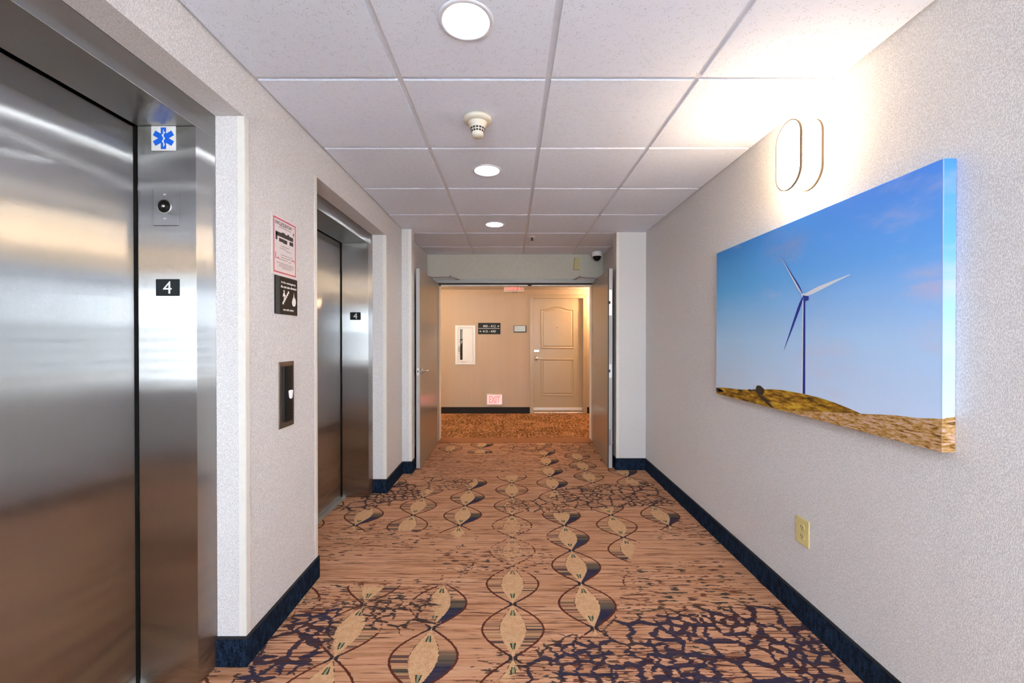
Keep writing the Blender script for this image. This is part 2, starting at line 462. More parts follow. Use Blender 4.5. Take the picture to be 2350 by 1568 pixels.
# carpet: a grid with masks that say where lattice, chains and dashes were woven
def make_floor():
    st = .03
    nx, ny = int((XR + .1 + 1.75)/st), int((YA2 - YB)/st)
    xs = [-1.75 + (XR + .1 + 1.75)*i/nx for i in range(nx+1)]; ys = [YB + (YA2 - YB)*j/ny for j in range(ny+1)]
    def G(px, py): Y = F*CH/(py - CY); return ((px - CX)*Y/F, Y)
    def inpoly(x, y, P):
        c = False; n = len(P); j = n-1
        for i in range(n):
            if (P[i][1] > y) != (P[j][1] > y) and x < (P[j][0]-P[i][0])*(y-P[i][1])/(P[j][1]-P[i][1])+P[i][0]: c = not c
            j = i
        return c
    net_polys = [(1.0, [G(*p) for p in ((1395,1425),(1560,1405),(1770,1390),(1870,1440),(1990,1600),(1420,1600),(1480,1500))]),
                 (.75, [G(*p) for p in ((1290,1462),(1400,1450),(1480,1500),(1520,1600),(1120,1600),(1215,1505))]),
                 (1.0, [G(*p) for p in ((690,1398),(790,1392),(760,1450),(740,1520),(560,1590),(520,1560))]),
                 (.55, [G(*p) for p in ((800,1380),(1000,1365),(1015,1440),(860,1470))]),
                 (.62, [G(*p) for p in ((870,1125),(930,1108),(985,1120),(950,1150),(800,1180),(770,1170))]),
                 (.42, [G(*p) for p in ((960,1095),(1095,1096),(1080,1125),(985,1128))]),
                 (.60, [G(*p) for p in ((1280,1118),(1500,1108),(1560,1160),(1380,1170),(1290,1150))]),
                 (.45, [G(*p) for p in ((1160,1150),(1290,1135),(1390,1168),(1330,1180),(1150,1178))]),
                 (.40, [G(*p) for p in ((1150,1022),(1330,1018),(1360,1040),(1160,1038))])]
    dash_polys = [(1.0, [G(*p) for p in ((730,1345),(1045,1335),(1060,1400),(800,1405),(640,1420))]),
                  (1.0, [G(*p) for p in ((1420,1372),(1690,1345),(1790,1400),(1400,1425))]),
                  (.8, [G(*p) for p in ((1440,1305),(1660,1290),(1720,1345),(1430,1375))]),
                  (.8, [G(*p) for p in ((1000,1265),(1260,1255),(1270,1312),(1010,1320))]),
                  (.7, [G(*p) for p in ((740,1200),(1000,1195),(1010,1250),(735,1290))]),
                  (.7, [G(*p) for p in ((950,1040),(1330,1040),(1380,1080),(930,1095))]),
                  (.8, [G(*p) for p in ((1500,1180),(1610,1190),(1680,1260),(1500,1240))]),
                  (.9, [G(*p) for p in ((1140,1480),(1700,1480),(1700,1600),(1040,1600))])]
    gone = [[G(*p) for p in ((1105,1195),(1270,1195),(1268,1322),(1060,1322),(1060,1230))],
            [G(*p) for p in ((740,1215),(1045,1225),(1060,1345),(700,1345))],
            [G(*p) for p in ((1470,1215),(1700,1215),(1760,1390),(1420,1400),(1440,1310))],
            [G(*p) for p in ((1370,1495),(1420,1430),(1480,1370),(1800,1360),(2000,1600),(1190,1600),(1215,1510))],
            [G(*p) for p in ((680,1380),(800,1375),(740,1440),(500,1600),(480,1560))],
            [G(*p) for p in ((960,1040),(1240,1040),(1240,1090),(880,1105))]]
    soft = [G(*p) for p in ((1105,1195),(1270,1195),(1268,1322),(1060,1322))]
    verts, net, chain, dash = [], [], [], []
    T = 5*.3424
    for y in ys:
        for x in xs:
            verts.append((x, y, 0))
            q = y if y >= 1.45 else y + T*math.ceil((1.45 - y)/T)   # the pattern repeats behind the camera
            net.append(max([v for v, P in net_polys if inpoly(x, q, P)] + [0]))
            dash.append(max([v for v, P in dash_polys if inpoly(x, q, P)] + [.12]))
            chain.append(.52 if inpoly(x, q, soft) else .08 if any(inpoly(x, q, P) for P in gone) else .45 if net[-1] > .3 else 1.0)
    w = nx + 1
    def blur(a):
        for _ in range(1):
            b = a[:]
            for j in range(ny+1):
                for i in range(nx+1):
                    sm, c = 0, 0
                    for dj in (-1, 0, 1):
                        for di in (-1, 0, 1):
                            if 0 <= i+di <= nx and 0 <= j+dj <= ny: sm += a[(j+dj)*w+i+di]; c += 1
                    b[j*w+i] = sm/c
            a = b
        return a
    me = bpy.data.meshes.new('floor')
    me.from_pydata(verts, [], [(j*w+i, j*w+i+1, (j+1)*w+i+1, (j+1)*w+i) for j in range(ny) for i in range(nx)])
    for nm, dat in (('net', blur(net)), ('chain', blur(chain)), ('dash', blur(dash))):
        me.attributes.new(nm, 'FLOAT', 'POINT').data.foreach_set('value', dat)
    me.materials.append(M['carpet']); me.update()
    o = link(bpy.data.objects.new('floor', me))
    return props(o, 'orange brown carpet with chains of leaves and a navy lattice', 'carpet', kind='structure')
make_floor()
mb = MB(); mb.box(-3.0, 3.6, YA2, YH + .14, -.05, 0)
props(obj('floor_hallway', mb, M['carpet_hall']), 'golden brown carpet of the cross hallway', 'carpet', kind='structure')

# ceiling: lay-in tiles hanging a little below their grid
def make_ceiling():
    xe = [XL, -.455, .155, .765, XR]
    ye = [YB] + [1.693 + .61*k for k in range(-6, 6)] + [YA2]
    g = .012; mb = MB(); tiles = MB(); lights = []
    mb.box(-1.75, XR + .1, YB - .1, YA2, 2.56, 2.60)
    for i in range(4):
        for j in range(len(ye)-1):
            x0, x1, y0, y1 = xe[i]+g, xe[i+1]-g, ye[j]+g, ye[j+1]-g
            z0, z1 = ZC, ZC + .014
            kc = (ye[j]+ye[j+1])/2
            lit = i == 1 and j >= 1 and abs(((kc - 1.388)/1.22) - round((kc - 1.388)/1.22)) < .05 and ye[j+1]-ye[j] > .6
            hole = lit
            if not hole: tiles.box(x0, x1, y0, y1, z0, z1); continue
            cx, cy, r, n = (x0+x1)/2, (y0+y1)/2, .083, 40
            lights.append((cx, cy))
            inn, out = [], []
            for q in range(n):
                a = 2*PI*q/n; c, s_ = math.cos(a), math.sin(a)
                k = min((x1-cx)/abs(c) if abs(c) > 1e-9 else 1e9, (y1-cy)/abs(s_) if abs(s_) > 1e-9 else 1e9)
                inn.append((cx+r*c, cy+r*s_, z0)); out.append((cx+k*c, cy+k*s_, z0))
            # corners sit on rays of 45 degrees, which n = 40 includes
            tiles.mesh(inn+out, [(q, (q+1) % n, n+(q+1) % n, n+q) for q in range(n)])
            for (a, b) in (((x0,y0),(x1,y0)),((x1,y0),(x1,y1)),((x1,y1),(x0,y1)),((x0,y1),(x0,y0))):
                tiles.face([(*a,z0),(*b,z0),(*b,z1),(*a,z1)])
    root = obj('ceiling', tiles, M['tile'])
    props(root, 'white speckled lay-in tile ceiling of the elevator lobby', 'ceiling', kind='structure')
    gr = MB()
    zt = ZC + .008; h = .012
    for x in xe[1:4]: gr.box(x-h-.002, x+h+.002, YB, YA2, zt, zt+.03)
    for y in ye[1:-1]: gr.box(XL, XR, y-h-.002, y+h+.002, zt+.0012, zt+.03)
    for (a, b, c, d) in ((XL, XL+.02, YB, YA2), (XR-.02, XR, YB, YA2), (XL, XR, YB, YB+.02), (XL, XR, YA2-.02, YA2)): gr.box(a, b, c, d, zt, zt+.03)
    obj('ceiling_grid', gr, M['grid'], root)
    obj('ceiling_slab', mb, M['grid'], root)
    return lights
LIGHTS = make_ceiling()

# baseboards of navy carpet
def base_piece(mb, x0, x1, y0, y1, h=.118):
    mb.box(x0, x1, y0, y1, 0, h - .007, 0); mb.box(x0, x1, y0, y1, h - .007, h, 1)
mb = MB(); b = .009
(a0, a1), (b0, b1) = EL
for c, d in ((YB, a0), (a1 - b, b0 + b), (b1 - b, 3.99)): base_piece(mb, XL, XL + b, c, d)
for yy in (a0, b0): base_piece(mb, XF, XL, yy, yy + b)
for yy in (a1, b1): base_piece(mb, XF, XL, yy - b, yy)
base_piece(mb, XL, -.964 + b, 3.99 - b, 3.99); base_piece(mb, -.964, -.964 + b, 3.99, YA1); base_piece(mb, -1.048, -1.048 + b, YA1, YA2)
props(obj('baseboard_left', mb, [M['base'], M['base_edge']]), 'navy carpet base along the elevator wall', 'baseboard', kind='structure')
mb = MB()
base_piece(mb, XR - b, XR, YB, 4.10); base_piece(mb, 1.055 - b, XR - b, 4.10 - b, 4.10); base_piece(mb, 1.055 - b, 1.055, 4.10, 4.23); base_piece(mb, 1.162 - b, 1.162, 4.23, YA2)
props(obj('baseboard_right', mb, [M['base'], M['base_edge']]), 'navy carpet base along the canvas wall', 'baseboard', kind='structure')
mb = MB(); base_piece(mb, -3.0, .338, YH - b, YH, .112); base_piece(mb, 1.346, 3.6, YH - b, YH, .112)
props(obj('baseboard_hallway', mb, [M['base_dark'], M['base_edge']]), 'black base along the cross hallway wall', 'baseboard', kind='structure')
mb = MB(); mb.box(DX0, DX1, YA2 - .005, YA2 + .255, 0, .006)
props(obj('trim_1', mb, M['threshold']), 'rust brown carpet threshold strip between the double doors', 'threshold', kind='structure')

# corner guards on the papered corners
def guard(i, X, Y, sx, sy, z1, label):
    t, w = .0022, .026
    mb = MB()
    mb.box(X, X + sx*t, Y - (0 if sy > 0 else -t) , Y - sy*w, .119, z1)
    mb.box(X + sx*t, X - sx*w, Y, Y + sy*t, .119, z1)
    props(obj('trim_%d' % i, mb, M['guard'], bevel=.0008), label, 'corner guard', kind='structure')
guard(2, XL, EL[0][1], 1, -1, ZE, 'ivory corner guard beside the nearest elevator')
guard(3, XL, EL[1][0], 1, 1, ZE, 'ivory corner guard at the near side of the far elevator')
guard(4, XL, EL[1][1], 1, -1, ZE, 'ivory corner guard at the far side of the far elevator')
guard(5, -.964, 3.99, 1, -1, ZC, 'ivory corner guard on the pilaster left of the double doors')
guard(6, 1.055, 4.10, -1, -1, ZC, 'ivory corner guard on the pilaster right of the double doors')

# ------------------------------------------------------------------ elevators
def make_elevator():
    y0, y1 = EL[0]
    fw, z1 = .10, 2.094
    ya, yb = y0 + fw, y1 - fw
    XJ = XF - .218                       # back of the jambs
    root = thing('elevator', 'stainless steel elevator with the blue star emblem on its jamb, nearest the camera', 'elevator', (XF, (y0+y1)/2, 0))
    for (c, d) in ((y0 - .03, ya), (yb, y1 + .03)):
        obj('jamb', MB().box(XJ, XF - .001, c, d, 0, z1), M['steel'], root, bevel=.0015)
    head = MB().box(XJ, XF - .001, y0 - .03, y1 + .03, z1 + .0005, ZE + .03)
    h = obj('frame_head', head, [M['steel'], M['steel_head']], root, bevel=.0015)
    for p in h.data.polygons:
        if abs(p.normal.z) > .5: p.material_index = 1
    ym = (y0+y1)/2
    for (c, d) in ((ya - .05, ym - .002), (ym + .002, yb + .05)):
        obj('door_panel', MB().box(XJ - .055, XJ - .013, c, d, .008, z1 + .05), M['steel_door'], root, bevel=.002)
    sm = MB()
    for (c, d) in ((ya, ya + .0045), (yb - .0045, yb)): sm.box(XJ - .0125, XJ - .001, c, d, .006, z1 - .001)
    obj('gap_shadow_strip', sm, M['black'], root)  # black strips that paint in the shadow line of the door gap
    sl = MB()
    sl.box(XJ - .06, XJ + .030, ya - .05, yb + .05, 0, .006)
    obj('sill', sl, M['sill'], root)
    back = MB(); back.box(XJ - .10, XJ - .062, y0 - .03, y1 + .03, 0, z1 + .1)
    obj('shaft_panel', back, M['dark'], root)
    return root
E1 = make_elevator()
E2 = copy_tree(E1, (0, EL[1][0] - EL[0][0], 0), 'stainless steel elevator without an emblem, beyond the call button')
YJ = EL[0][1] - .10                      # the jamb faces that look back at the camera

def floor_plate(Y, label):
    t = thing('floor_number_sign', label, 'sign', (-1.2755, Y, 1.4632), 'floor number plates')
    obj('plate', MB().box(-1.3194, -1.2317, Y - .003, Y, 1.4632, 1.5257), M['charcoal'], t, bevel=.001)
    obj('numeral', MB().text('4', on_far(-1.276, Y - .003, 1.4945), .032, .046), M['white_ink'], t)
    return t
floor_plate(YJ, 'black number 4 plate under the key switch on the nearest elevator jamb')
floor_plate(YJ + EL[1][0] - EL[0][0], 'small black number 4 plate on the far elevator jamb')

t = thing('emblem_sticker', 'white square sticker with blue six-armed medical star on the nearest elevator jamb', 'sticker', (-1.2894, YJ, 2.003))
sx, sz = -1.2894, 2.0485
obj('backing', MB().box(sx - .0455, sx + .0455, YJ - .0008, YJ, sz - .0455, sz + .0450), M['white_ink'], t)
mb = MB()
for k, ang in enumerate((0, 60, -60)):
    a = math.radians(ang); ca, sa = math.cos(a), math.sin(a)
    pts = [(-.0100, -.040), (.0100, -.040), (.0100, .040), (-.0100, .040)]
    d = .0010 + k*.00002
    mb.face([(sx + p*ca - q*sa, YJ - d, sz + p*sa + q*ca) for p, q in pts])
obj('star', mb, M['blue'], t)
mb = MB(); ys_ = YJ - .0012
mb.face([(sx - .0012, ys_, sz - .031), (sx + .0012, ys_, sz - .031), (sx + .0012, ys_, sz + .032), (sx - .0012, ys_, sz + .032)])
N = 24; pl = [(sx + .0046*math.sin(q*.62)*(.6 + .4*q/N), sz - .028 + .052*q/N) for q in range(N+1)]
for (x0, z0), (x1, z1) in zip(pl, pl[1:]):
    mb.face([(x0 - .0022, ys_ - .0001, z0), (x0 + .0022, ys_ - .0001, z0), (x1 + .0022, ys_ - .0001, z1), (x1 - .0022, ys_ - .0001, z1)])
obj('serpent_rod', mb, M['white_ink'], t)

YK = YJ - .0006
t = thing('key_switch', 'square steel key switch plate with round black lock on the nearest elevator jamb', 'switch', (-1.28, YK, 1.725))
obj('plate', MB().box(-1.3265, -1.2330, YK - .003, YK, 1.7240, 1.8635), M['steel'], t, bevel=.0015)
lk = obj('lock', MB().lathe([(0, 0), (.0235, 0), (.0235, -.003), (.020, -.004), (.009, -.004), (.008, -.007), (0, -.007)], (-1.284, YK - .003, 1.7945), 'y', 32), M['black'], t)
obj('lock_ring', MB().lathe([(.0235, 0), (.0265, 0), (.0265, -.003), (.0235, -.003)], (-1.284, YK - .003, 1.7945), 'y', 32), M['chrome'], lk)
obj('keyway', MB().lathe([(0, 0), (.007, 0), (.006, -.002), (0, -.002)], (-1.284, YK - .010, 1.7945), 'y', 20), M['chrome'], lk)
obj('marking', MB().text('ON', on_far(-1.284, YK - .003, 1.839), .009, .005), M['white_ink'], t)
obj('marking', MB().text('OFF', on_far(-1.284, YK - .003, 1.750), .011, .005), M['white_ink'], t)

# ------------------------------------------------------------------ things on the left wall
def on_wall_box(mb, y0, y1, z0, z1, d0, d1, mi=0): return mb.box(XL + d0, XL + d1, y0, y1, z0, z1, mi)
y0, y1, z0, z1 = 1.817, 2.028, 1.5935, 1.8640
t = thing('evacuation_notice', 'red bordered evacuation plan notice above the black sign between the elevators', 'sign', (XL, (y0+y1)/2, z0))
obj('sheet', on_wall_box(MB(), y0, y1, z0, z1, 0, .002), M['paper'], t)
mb = MB(); g, w = .011, .006
for a, b, c, d in panel_cells(y0+g, y1-g, z0+g, z1-g, [(y0+g+w, y1-g-w, z0+g+w, z1-g-w)]): on_wall_box(mb, a, b, c, d, .002, .0024)
obj('border', mb, M['red'], t)
mb = MB()
mb.text('EVACUATION PLAN', on_left(XL + .002, (y0+y1)/2 - .012, z1 - .033), .135, .016, .0004, bold=.01)
def yy(f): return y0 + g + w + f*(y1 - y0 - 2*g - 2*w)
def zz(f): return z0 + g + w + f*(z1 - z0 - 2*g - 2*w)
for (a, b, c, d) in ((.06,.14,.60,.74), (.06,.90,.68,.76), (.35,.50,.76,.78), (.62,.70,.76,.785), (.22,.60,.585,.65), (.42,.58,.575,.59), (.72,.90,.585,.66)):
    on_wall_box(mb, yy(a), yy(b), zz(c), zz(d), .002, .0024)
obj('plan_drawing', mb, M['ink'], t)
for rows in (((.28,.62,.885), (.20,.80,.855)), ((.86,.97,.95),), ((.30,.70,.50), (.25,.55,.455), (.55,.80,.43)),
             ((.30,.85,.33), (.32,.80,.285), (.20,.62,.24), (.66,.80,.225)), ((.10,.92,.165), (.22,.92,.135), (.18,.92,.105), (.35,.80,.075))):
    mb = MB()
    for (a, b, c) in rows:
        y = a
        while y < b - .01:
            e = min(b, y + random.uniform(.04, .10)); on_wall_box(mb, yy(y), yy(e), zz(c), zz(c + .014), .002, .0023); y = e + .015
    obj('printed_text', mb, M['ink_soft'], t)
mb = MB()
for q in range(7):
    a = PI*(.05 + .9*q/6); on_wall_box(mb, yy(.90 + .06*math.cos(a)) - .003, yy(.90 + .06*math.cos(a)) + .003, zz(.26 + .035*math.sin(a)), zz(.275 + .035*math.sin(a)), .002, .0024)
obj('arc_symbol', mb, M['red'], t)
mb = MB()
for (a, b, c, d) in ((.05,.075,.25,.36), (.05,.20,.245,.258), (.17,.20,.25,.28)): on_wall_box(mb, yy(a), yy(b), zz(c), zz(d), .002, .0024)
obj('arrow_symbol', mb, M['red'], t)
obj('location_mark', on_wall_box(MB(), yy(.90), yy(.94), zz(.80), zz(.86), .002, .0024), M['ink'], t)

y0, y1, z0, z1 = 1.836, 2.024, 1.4180, 1.5905
t = thing('elevator_fire_sign', 'black fire emergency sign with white stairs and flame symbols under the evacuation notice', 'sign', (XL, (y0+y1)/2, z0))
obj('plate', on_wall_box(MB(), y0, y1, z0, z1, 0, .006), M['black'], t, bevel=.001)
obj('side_stripe', on_wall_box(MB(), y0 + .001, y0 + .034, z0 + .001, z1 - .001, .006, .0066), M['slate'], t)
cyy = (y0 + .034 + y1)/2
mb = MB()
mb.text('In fire emergency', on_left(XL + .006, cyy - .002, z1 - .027), .125, .0135, .0005, bold=.012)
obj('lettering', mb, M['white_ink'], t); mb = MB()
mb.text('do not use elevator', on_left(XL + .006, cyy + .001, z1 - .045), .138, .0125, .0005, bold=.012)
obj('lettering', mb, M['white_ink'], t); mb = MB()
mb.text('use exit stairs', on_left(XL + .006, cyy - .004, z0 + .022), .090, .0105, .0005, bold=.012)
obj('lettering', mb, M['white_ink'], t)
def shape(mb, pts, y, z, s, d=.0064):
    mb.face([(XL + d, y + p*s, z + q*s) for p, q in pts])
mb = MB(); zc_ = z0 + .082
st_ = []                                  # flight of stairs
for i in range(6): st_ += [(-1.0 + i*.30, -1.0 + i*.33), (-1.0 + i*.30, -1.0 + (i+1)*.33)]
st_ = st_ + [(1.0, 1.0), (1.0, .65), (-.55, -1.05), (-1.0, -1.0)]
for i in range(6):
    x_, q_ = -1.0 + i*.30, -1.0 + i*.33
    mb.face([(XL + .0064, cyy - .026 + a*.030, zc_ - .004 + b_*.032) for a, b_ in ((x_, q_ - .05), (x_ + .42, q_ + .02), (x_ + .36, q_ + .38), (x_, q_ + .33))])
shape(mb, [(-.02,-.5),(.05,-.5),(.10,0),(.22,-.1),(.30,.1),(.12,.30),(.12,.5),(-.02,.5),(-.20,.22),(-.30,-.06),(-.20,-.10),(-.06,.10)], cyy - .042, zc_ + .002, .040)
shape(mb, [(.22*math.cos(a*PI/5)*.6, .78 + .14*math.sin(a*PI/5)) for a in range(10)], cyy - .042, zc_ - .006, .040)
obj('stairs_symbol', mb, M['white_ink'], t)
mb = MB()
fl = [(0,-.5),(.24,-.42),(.36,-.2),(.33,.0),(.20,.22),(.13,.06),(.05,.40),(.0,.62),(-.08,.25),(-.25,.05),(-.36,-.2),(-.24,-.42)]
mb.v += [(XL + .0064, cyy + .044, zc_ - .016)] + [(XL + .0064, cyy + .044 + p*.052, zc_ - .010 + q*.062) for p, q in fl]
for i in range(len(fl)): mb.f.append((0, i+1, (i+1) % len(fl) + 1)); mb.mi.append(0); mb.sm.append(False)
obj('flame_symbol', mb, M['white_ink'], t)

y0, y1, z0, z1 = 1.867, 1.994, .891, 1.198
t = thing('elevator_call_station', 'bronze elevator call plate with a tall black insert and one white button', 'call button', (XL, (y0+y1)/2, z0))
obj('plate', on_wall_box(MB(), y0, y1, z0, z1, 0, .004), M['plate_dark'], t, bevel=.0015)
def stadium(cy, cz, w, h, n=10):
    r = w/2; pts = []
    for q in range(n+1): a = PI*q/n; pts.append((cy + r*math.cos(a), cz + h/2 - r + r*math.sin(a)))
    for q in range(n+1): a = PI + PI*q/n; pts.append((cy + r*math.cos(a), cz - h/2 + r + r*math.sin(a)))
    return pts
yc, zc = (y0+y1)/2 + .004, (z0+z1)/2 + .003
prof = []
mb = MB(); nprof = 9; wI, hI = .080, .258       # a half-round insert
for j in range(nprof-1):
    a0_, a1_ = PI*j/(nprof-1), PI*(j+1)/(nprof-1)
    q0, q1 = yc - wI/2*math.cos(a0_), yc - wI/2*math.cos(a1_)
    d0, d1 = .004 + .012*math.sin(a0_)**.5, .004 + .012*math.sin(a1_)**.5
    mb.mesh([(XL+d0, q0, zc-hI/2), (XL+d1, q1, zc-hI/2), (XL+d1, q1, zc+hI/2), (XL+d0, q0, zc+hI/2)], [(0,1,2,3)], 0, True)
for s_ in (-1, 1):
    pts = [(XL + .004 + .012*math.sin(PI*j/(nprof-1))**.5, yc - wI/2*math.cos(PI*j/(nprof-1)), zc + s_*hI/2) for j in range(nprof)]
    mb.face(pts if s_ > 0 else pts[::-1])
ins = obj('insert', mb, M['black'], t)
mb = MB(); bt = [(-.016, .017), (-.010, -.014), (-.004, -.020), (.004, -.020), (.010, -.014), (.016, .017), (.008, .020), (-.008, .020)]
mb.prism([(XL + .016, yc + .004 + p, 1.043 + q) for p, q in bt], (.005, 0, 0))
obj('button', mb, glow('lit_call_button', (.85, .9, 1.0), .08), ins, bevel=.001)

# ------------------------------------------------------------------ ceiling fittings
def downlight(cx, cy, label):
    t = thing('ceiling_downlight', label, 'ceiling light', (cx, cy, ZC), 'recessed downlights along the lobby ceiling')
    z = ZC
    obj('trim_ring', MB().lathe([(.076, -.001), (.080, -.005), (.090, -.004), (.094, -.0005), (.082, 0), (.076, .004)], (cx, cy, z), 'z', 48), M['grid'], t)
    obj('reflector', MB().lathe([(.077, -.001), (.073, .03), (.066, .09), (.058, .14), (.0, .145)], (cx, cy, z), 'z', 48), M['white'], t)
    obj('bulb', MB().lathe([(0, .012), (.018, .014), (.032, .022), (.041, .036), (.044, .055), (.040, .080), (.028, .105), (.018, .143), (0, .144)], (cx, cy, z), 'z', 32), M['bulb'], t)
    return t
names = {}
near = sorted([l for l in LIGHTS if l[1] > 0.9], key=lambda l: l[1])
labels = ['largest lit recessed downlight, at the top edge of the picture', 'lit recessed downlight just beyond the smoke detector', 'smallest lit recessed downlight, nearest the double doors']
first = None
for (cx, cy), lb in zip(near, labels):
    if first is None: first = downlight(cx, cy, lb); f0 = (cx, cy)
    else: copy_tree(first, (cx - f0[0], cy - f0[1], 0), lb)
for i, (cx, cy) in enumerate(l for l in LIGHTS if l[1] < .9):
    copy_tree(first, (cx - f0[0], cy - f0[1], 0), ['lit recessed downlight behind the camera next to the window', 'lit recessed downlight just behind the camera'][i % 2])

cx, cy = -.160, 1.998
t = thing('smoke_detector', 'cream cone-shaped smoke detector between two downlights', 'smoke detector', (cx, cy, ZC))
obj('base', MB().lathe([(0, 0), (.066, 0), (.068, -.010), (.064, -.017), (.046, -.022), (0, -.022)], (cx, cy, ZC), 'z', 40), M['cream'], t)
hd = obj('sensor_head', MB().lathe([(.047, -.020), (.042, -.028), (.030, -.066), (.028, -.084), (.022, -.090), (0, -.090)], (cx, cy, ZC), 'z', 40), M['cream'], t)
mb = MB()
for row, (zz0, zz1) in enumerate(((-.050, -.058), (-.062, -.070))):
    for q in range(14):
        a0_, a1_ = 2*PI*(q + .14)/14, 2*PI*(q + .86)/14
        def rr(zq): return .0012 + (.042 + (.030 - .042)*(zq + .028)/(-.038))
        mb.face([(cx + rr(zq)*math.cos(a), cy + rr(zq)*math.sin(a), ZC + zq) for a, zq in ((a0_, zz0), (a1_, zz0), (a1_, zz1), (a0_, zz1))])
vents = obj('vent_slot', mb, M['ink'], hd)
cx, cy = .222, 4.29
t = thing('ceiling_sprinkler', 'small chrome sprinkler head in the ceiling before the double doors', 'sprinkler', (cx, cy, ZC))
obj('escutcheon', MB().lathe([(0, 0), (.032, 0), (.030, -.004), (.014, -.010), (.012, -.004), (0, -.004)], (cx, cy, ZC), 'z', 24), M['white'], t)
obj('nozzle', MB().lathe([(.011, -.004), (.011, -.018), (.005, -.020), (.005, -.030), (.019, -.032), (.019, -.034), (0, -.034)], (cx, cy, ZC), 'z', 20), M['ink'], t)
cx, cy = 1.050, 5.01
t = thing('security_camera', 'white security camera with a dark dome in the corner above the right door', 'camera', (cx, cy, ZC))
obj('housing', MB().lathe([(0, 0), (.052, 0), (.058, -.012), (.059, -.030), (.057, -.054), (.052, -.058), (0, -.058)], (cx, cy, ZC), 'z', 32), M['white'], t)
obj('dome', MB().lathe([(.050, -.056), (.050, -.064), (.043, -.086), (.030, -.102), (.014, -.110), (0, -.112)], (cx, cy, ZC), 'z', 32), M['black'], t)

# sconces
def sconce(yc, label, zc=2.130):
    t = thing('wall_sconce', label, 'wall light', (XR, yc, zc - .155), 'pill shaped wall sconces')
    w, h, dep = .166, .310, .100
    outer = stadium(yc, zc, w, h, 14); inner = stadium(yc, zc, w - .008, h - .008, 14)
    def band(x0, x1, a, mi=0):
        n = len(a); mb = MB()
        mb.mesh([(x0, p, q) for p, q in a] + [(x1, p, q) for p, q in a], [(i, (i+1) % n, n+(i+1) % n, n+i) for i in range(n)], 0, False); return mb
    def ring(x, o_, i_):
        n = len(o_); mb = MB(); mb.mesh([(x, p, q) for p, q in o_] + [(x, p, q) for p, q in i_], [(i, (i+1) % n, n+(i+1) % n, n+i) for i in range(n)]); return mb
    for nm, xa, xb in (('back_rim', XR, XR - .009), ('front_rim', XR - dep + .009, XR - dep)):
        mb = band(xa, xb, outer); r1 = ring(xb, outer, inner); mb.mesh(r1.v, r1.f)
        r2 = ring(xa, outer, inner); mb.mesh(r2.v, r2.f)
        obj(nm, mb, M['bronze'], t)
    mb = band(XR - .004, XR - dep + .003, inner); mb.face([(XR - dep + .003, p, q) for p, q in inner])
    obj('diffuser', mb, M['sconce_glow'], t)
    return t
s1 = sconce(1.859, 'glowing pill shaped wall sconce above the turbine canvas')
s2 = copy_tree(s1, (0, -2.85, 0), 'glowing pill shaped wall sconce beside the camera')

# outlet
y0, y1, z0, z1 = 1.846, 1.930, .356, .478
t = thing('wall_outlet', 'yellowed ivory duplex outlet low on the wall under the canvas', 'outlet', (XR, (y0+y1)/2, z0))
obj('cover_plate', MB().box(XR - .006, XR, y0, y1, z0, z1), M['yellow'], t, bevel=.002)
for dz in (-.021, .021):
    zc = (z0+z1)/2 + dz; yc = (y0+y1)/2
    mb = MB(); pts = [(yc + .017*math.cos(2*PI*q/20), zc + max(-.0135, min(.0135, .017*math.sin(2*PI*q/20)))) for q in range(20)]
    mb.prism([(XR - .006, p, q) for p, q in reversed(pts)], (-.002, 0, 0))
    rc = obj('receptacle', mb, M['yellow'], t)
    mb = MB()
    for dy, hh in ((-.0065, .0045), (.0065, .0055)): mb.box(XR - .0084, XR - .0078, yc + dy - .0012, yc + dy + .0012, zc + .001 - hh/1, zc + .001 + hh)
    mb.lathe([(0, 0), (.0025, 0), (.0025, -.0006), (0, -.0006)], (XR - .0078, yc, zc - .0095), 'x', 12)
    obj('slot', mb, M['ink'], rc)
obj('screw', MB().lathe([(0, 0), (.003, 0), (.002, -.001), (0, -.001)], (XR - .006, (y0+y1)/2, (z0+z1)/2), 'x', 12), M['chrome'], t)

# canvas print of a wind turbine on a hill
def make_sky():
    s = Sh('printed_sky'); x, y, z = s.pos()
    f = s.lin(z, 1.00, 1.85, 0, 1)
    right = s.ramp(f, [(0, S(204, 224, 254)), (.35, S(176, 214, 255)), (.7, S(106, 176, 253)), (1, S(72, 144, 244))])
    left = s.ramp(f, [(0, S(202, 220, 242)), (.35, S(172, 212, 248)), (.7, S(94, 178, 240)), (1, S(54, 136, 212))])
    col = s.mix(s.ss(y, 1.45, 2.6), right, left)
    n = s.noise(s.xyz(s.mul(x, 2), s.mul(y, 2.6), s.mul(z, 7)), 1, 4, .6)
    col = s.mix(s.mul(s.ss(n, .52, .75), .30), col, S(214, 204, 226))
    c2 = s.m('SQRT', s.add(s.m('POWER', s.mul(s.sub(y, 1.98), 4), 2), s.m('POWER', s.mul(s.sub(z, 1.76), 7), 2)))
    col = s.mix(s.mul(s.m('SUBTRACT', 1, s.ss(c2, .1, .9)), s.mul(.55, s.ss(n, .30, .6))), col, S(150, 160, 210))
    c3 = s.m('SQRT', s.add(s.m('POWER', s.mul(s.sub(y, 1.28), 5), 2), s.m('POWER', s.mul(s.sub(z, 1.475), 12), 2)))
    col = s.mix(s.mul(s.m('SUBTRACT', 1, s.ss(c3, .1, .9)), s.mul(.8, s.ss(n, .30, .6))), col, S(214, 196, 226))
    return s.surf(col, .55, spec=.3)
def make_hill(name, cols, sy, sz):
    s = Sh(name); x, y, z = s.pos()
    n = s.noise(s.xyz(s.mul(x, sy), s.mul(y, sy), s.mul(z, sz)), 1, 5, .7)
    return s.surf(s.ramp(n, cols), .6, spec=.2)
M['sky_print'] = make_sky()
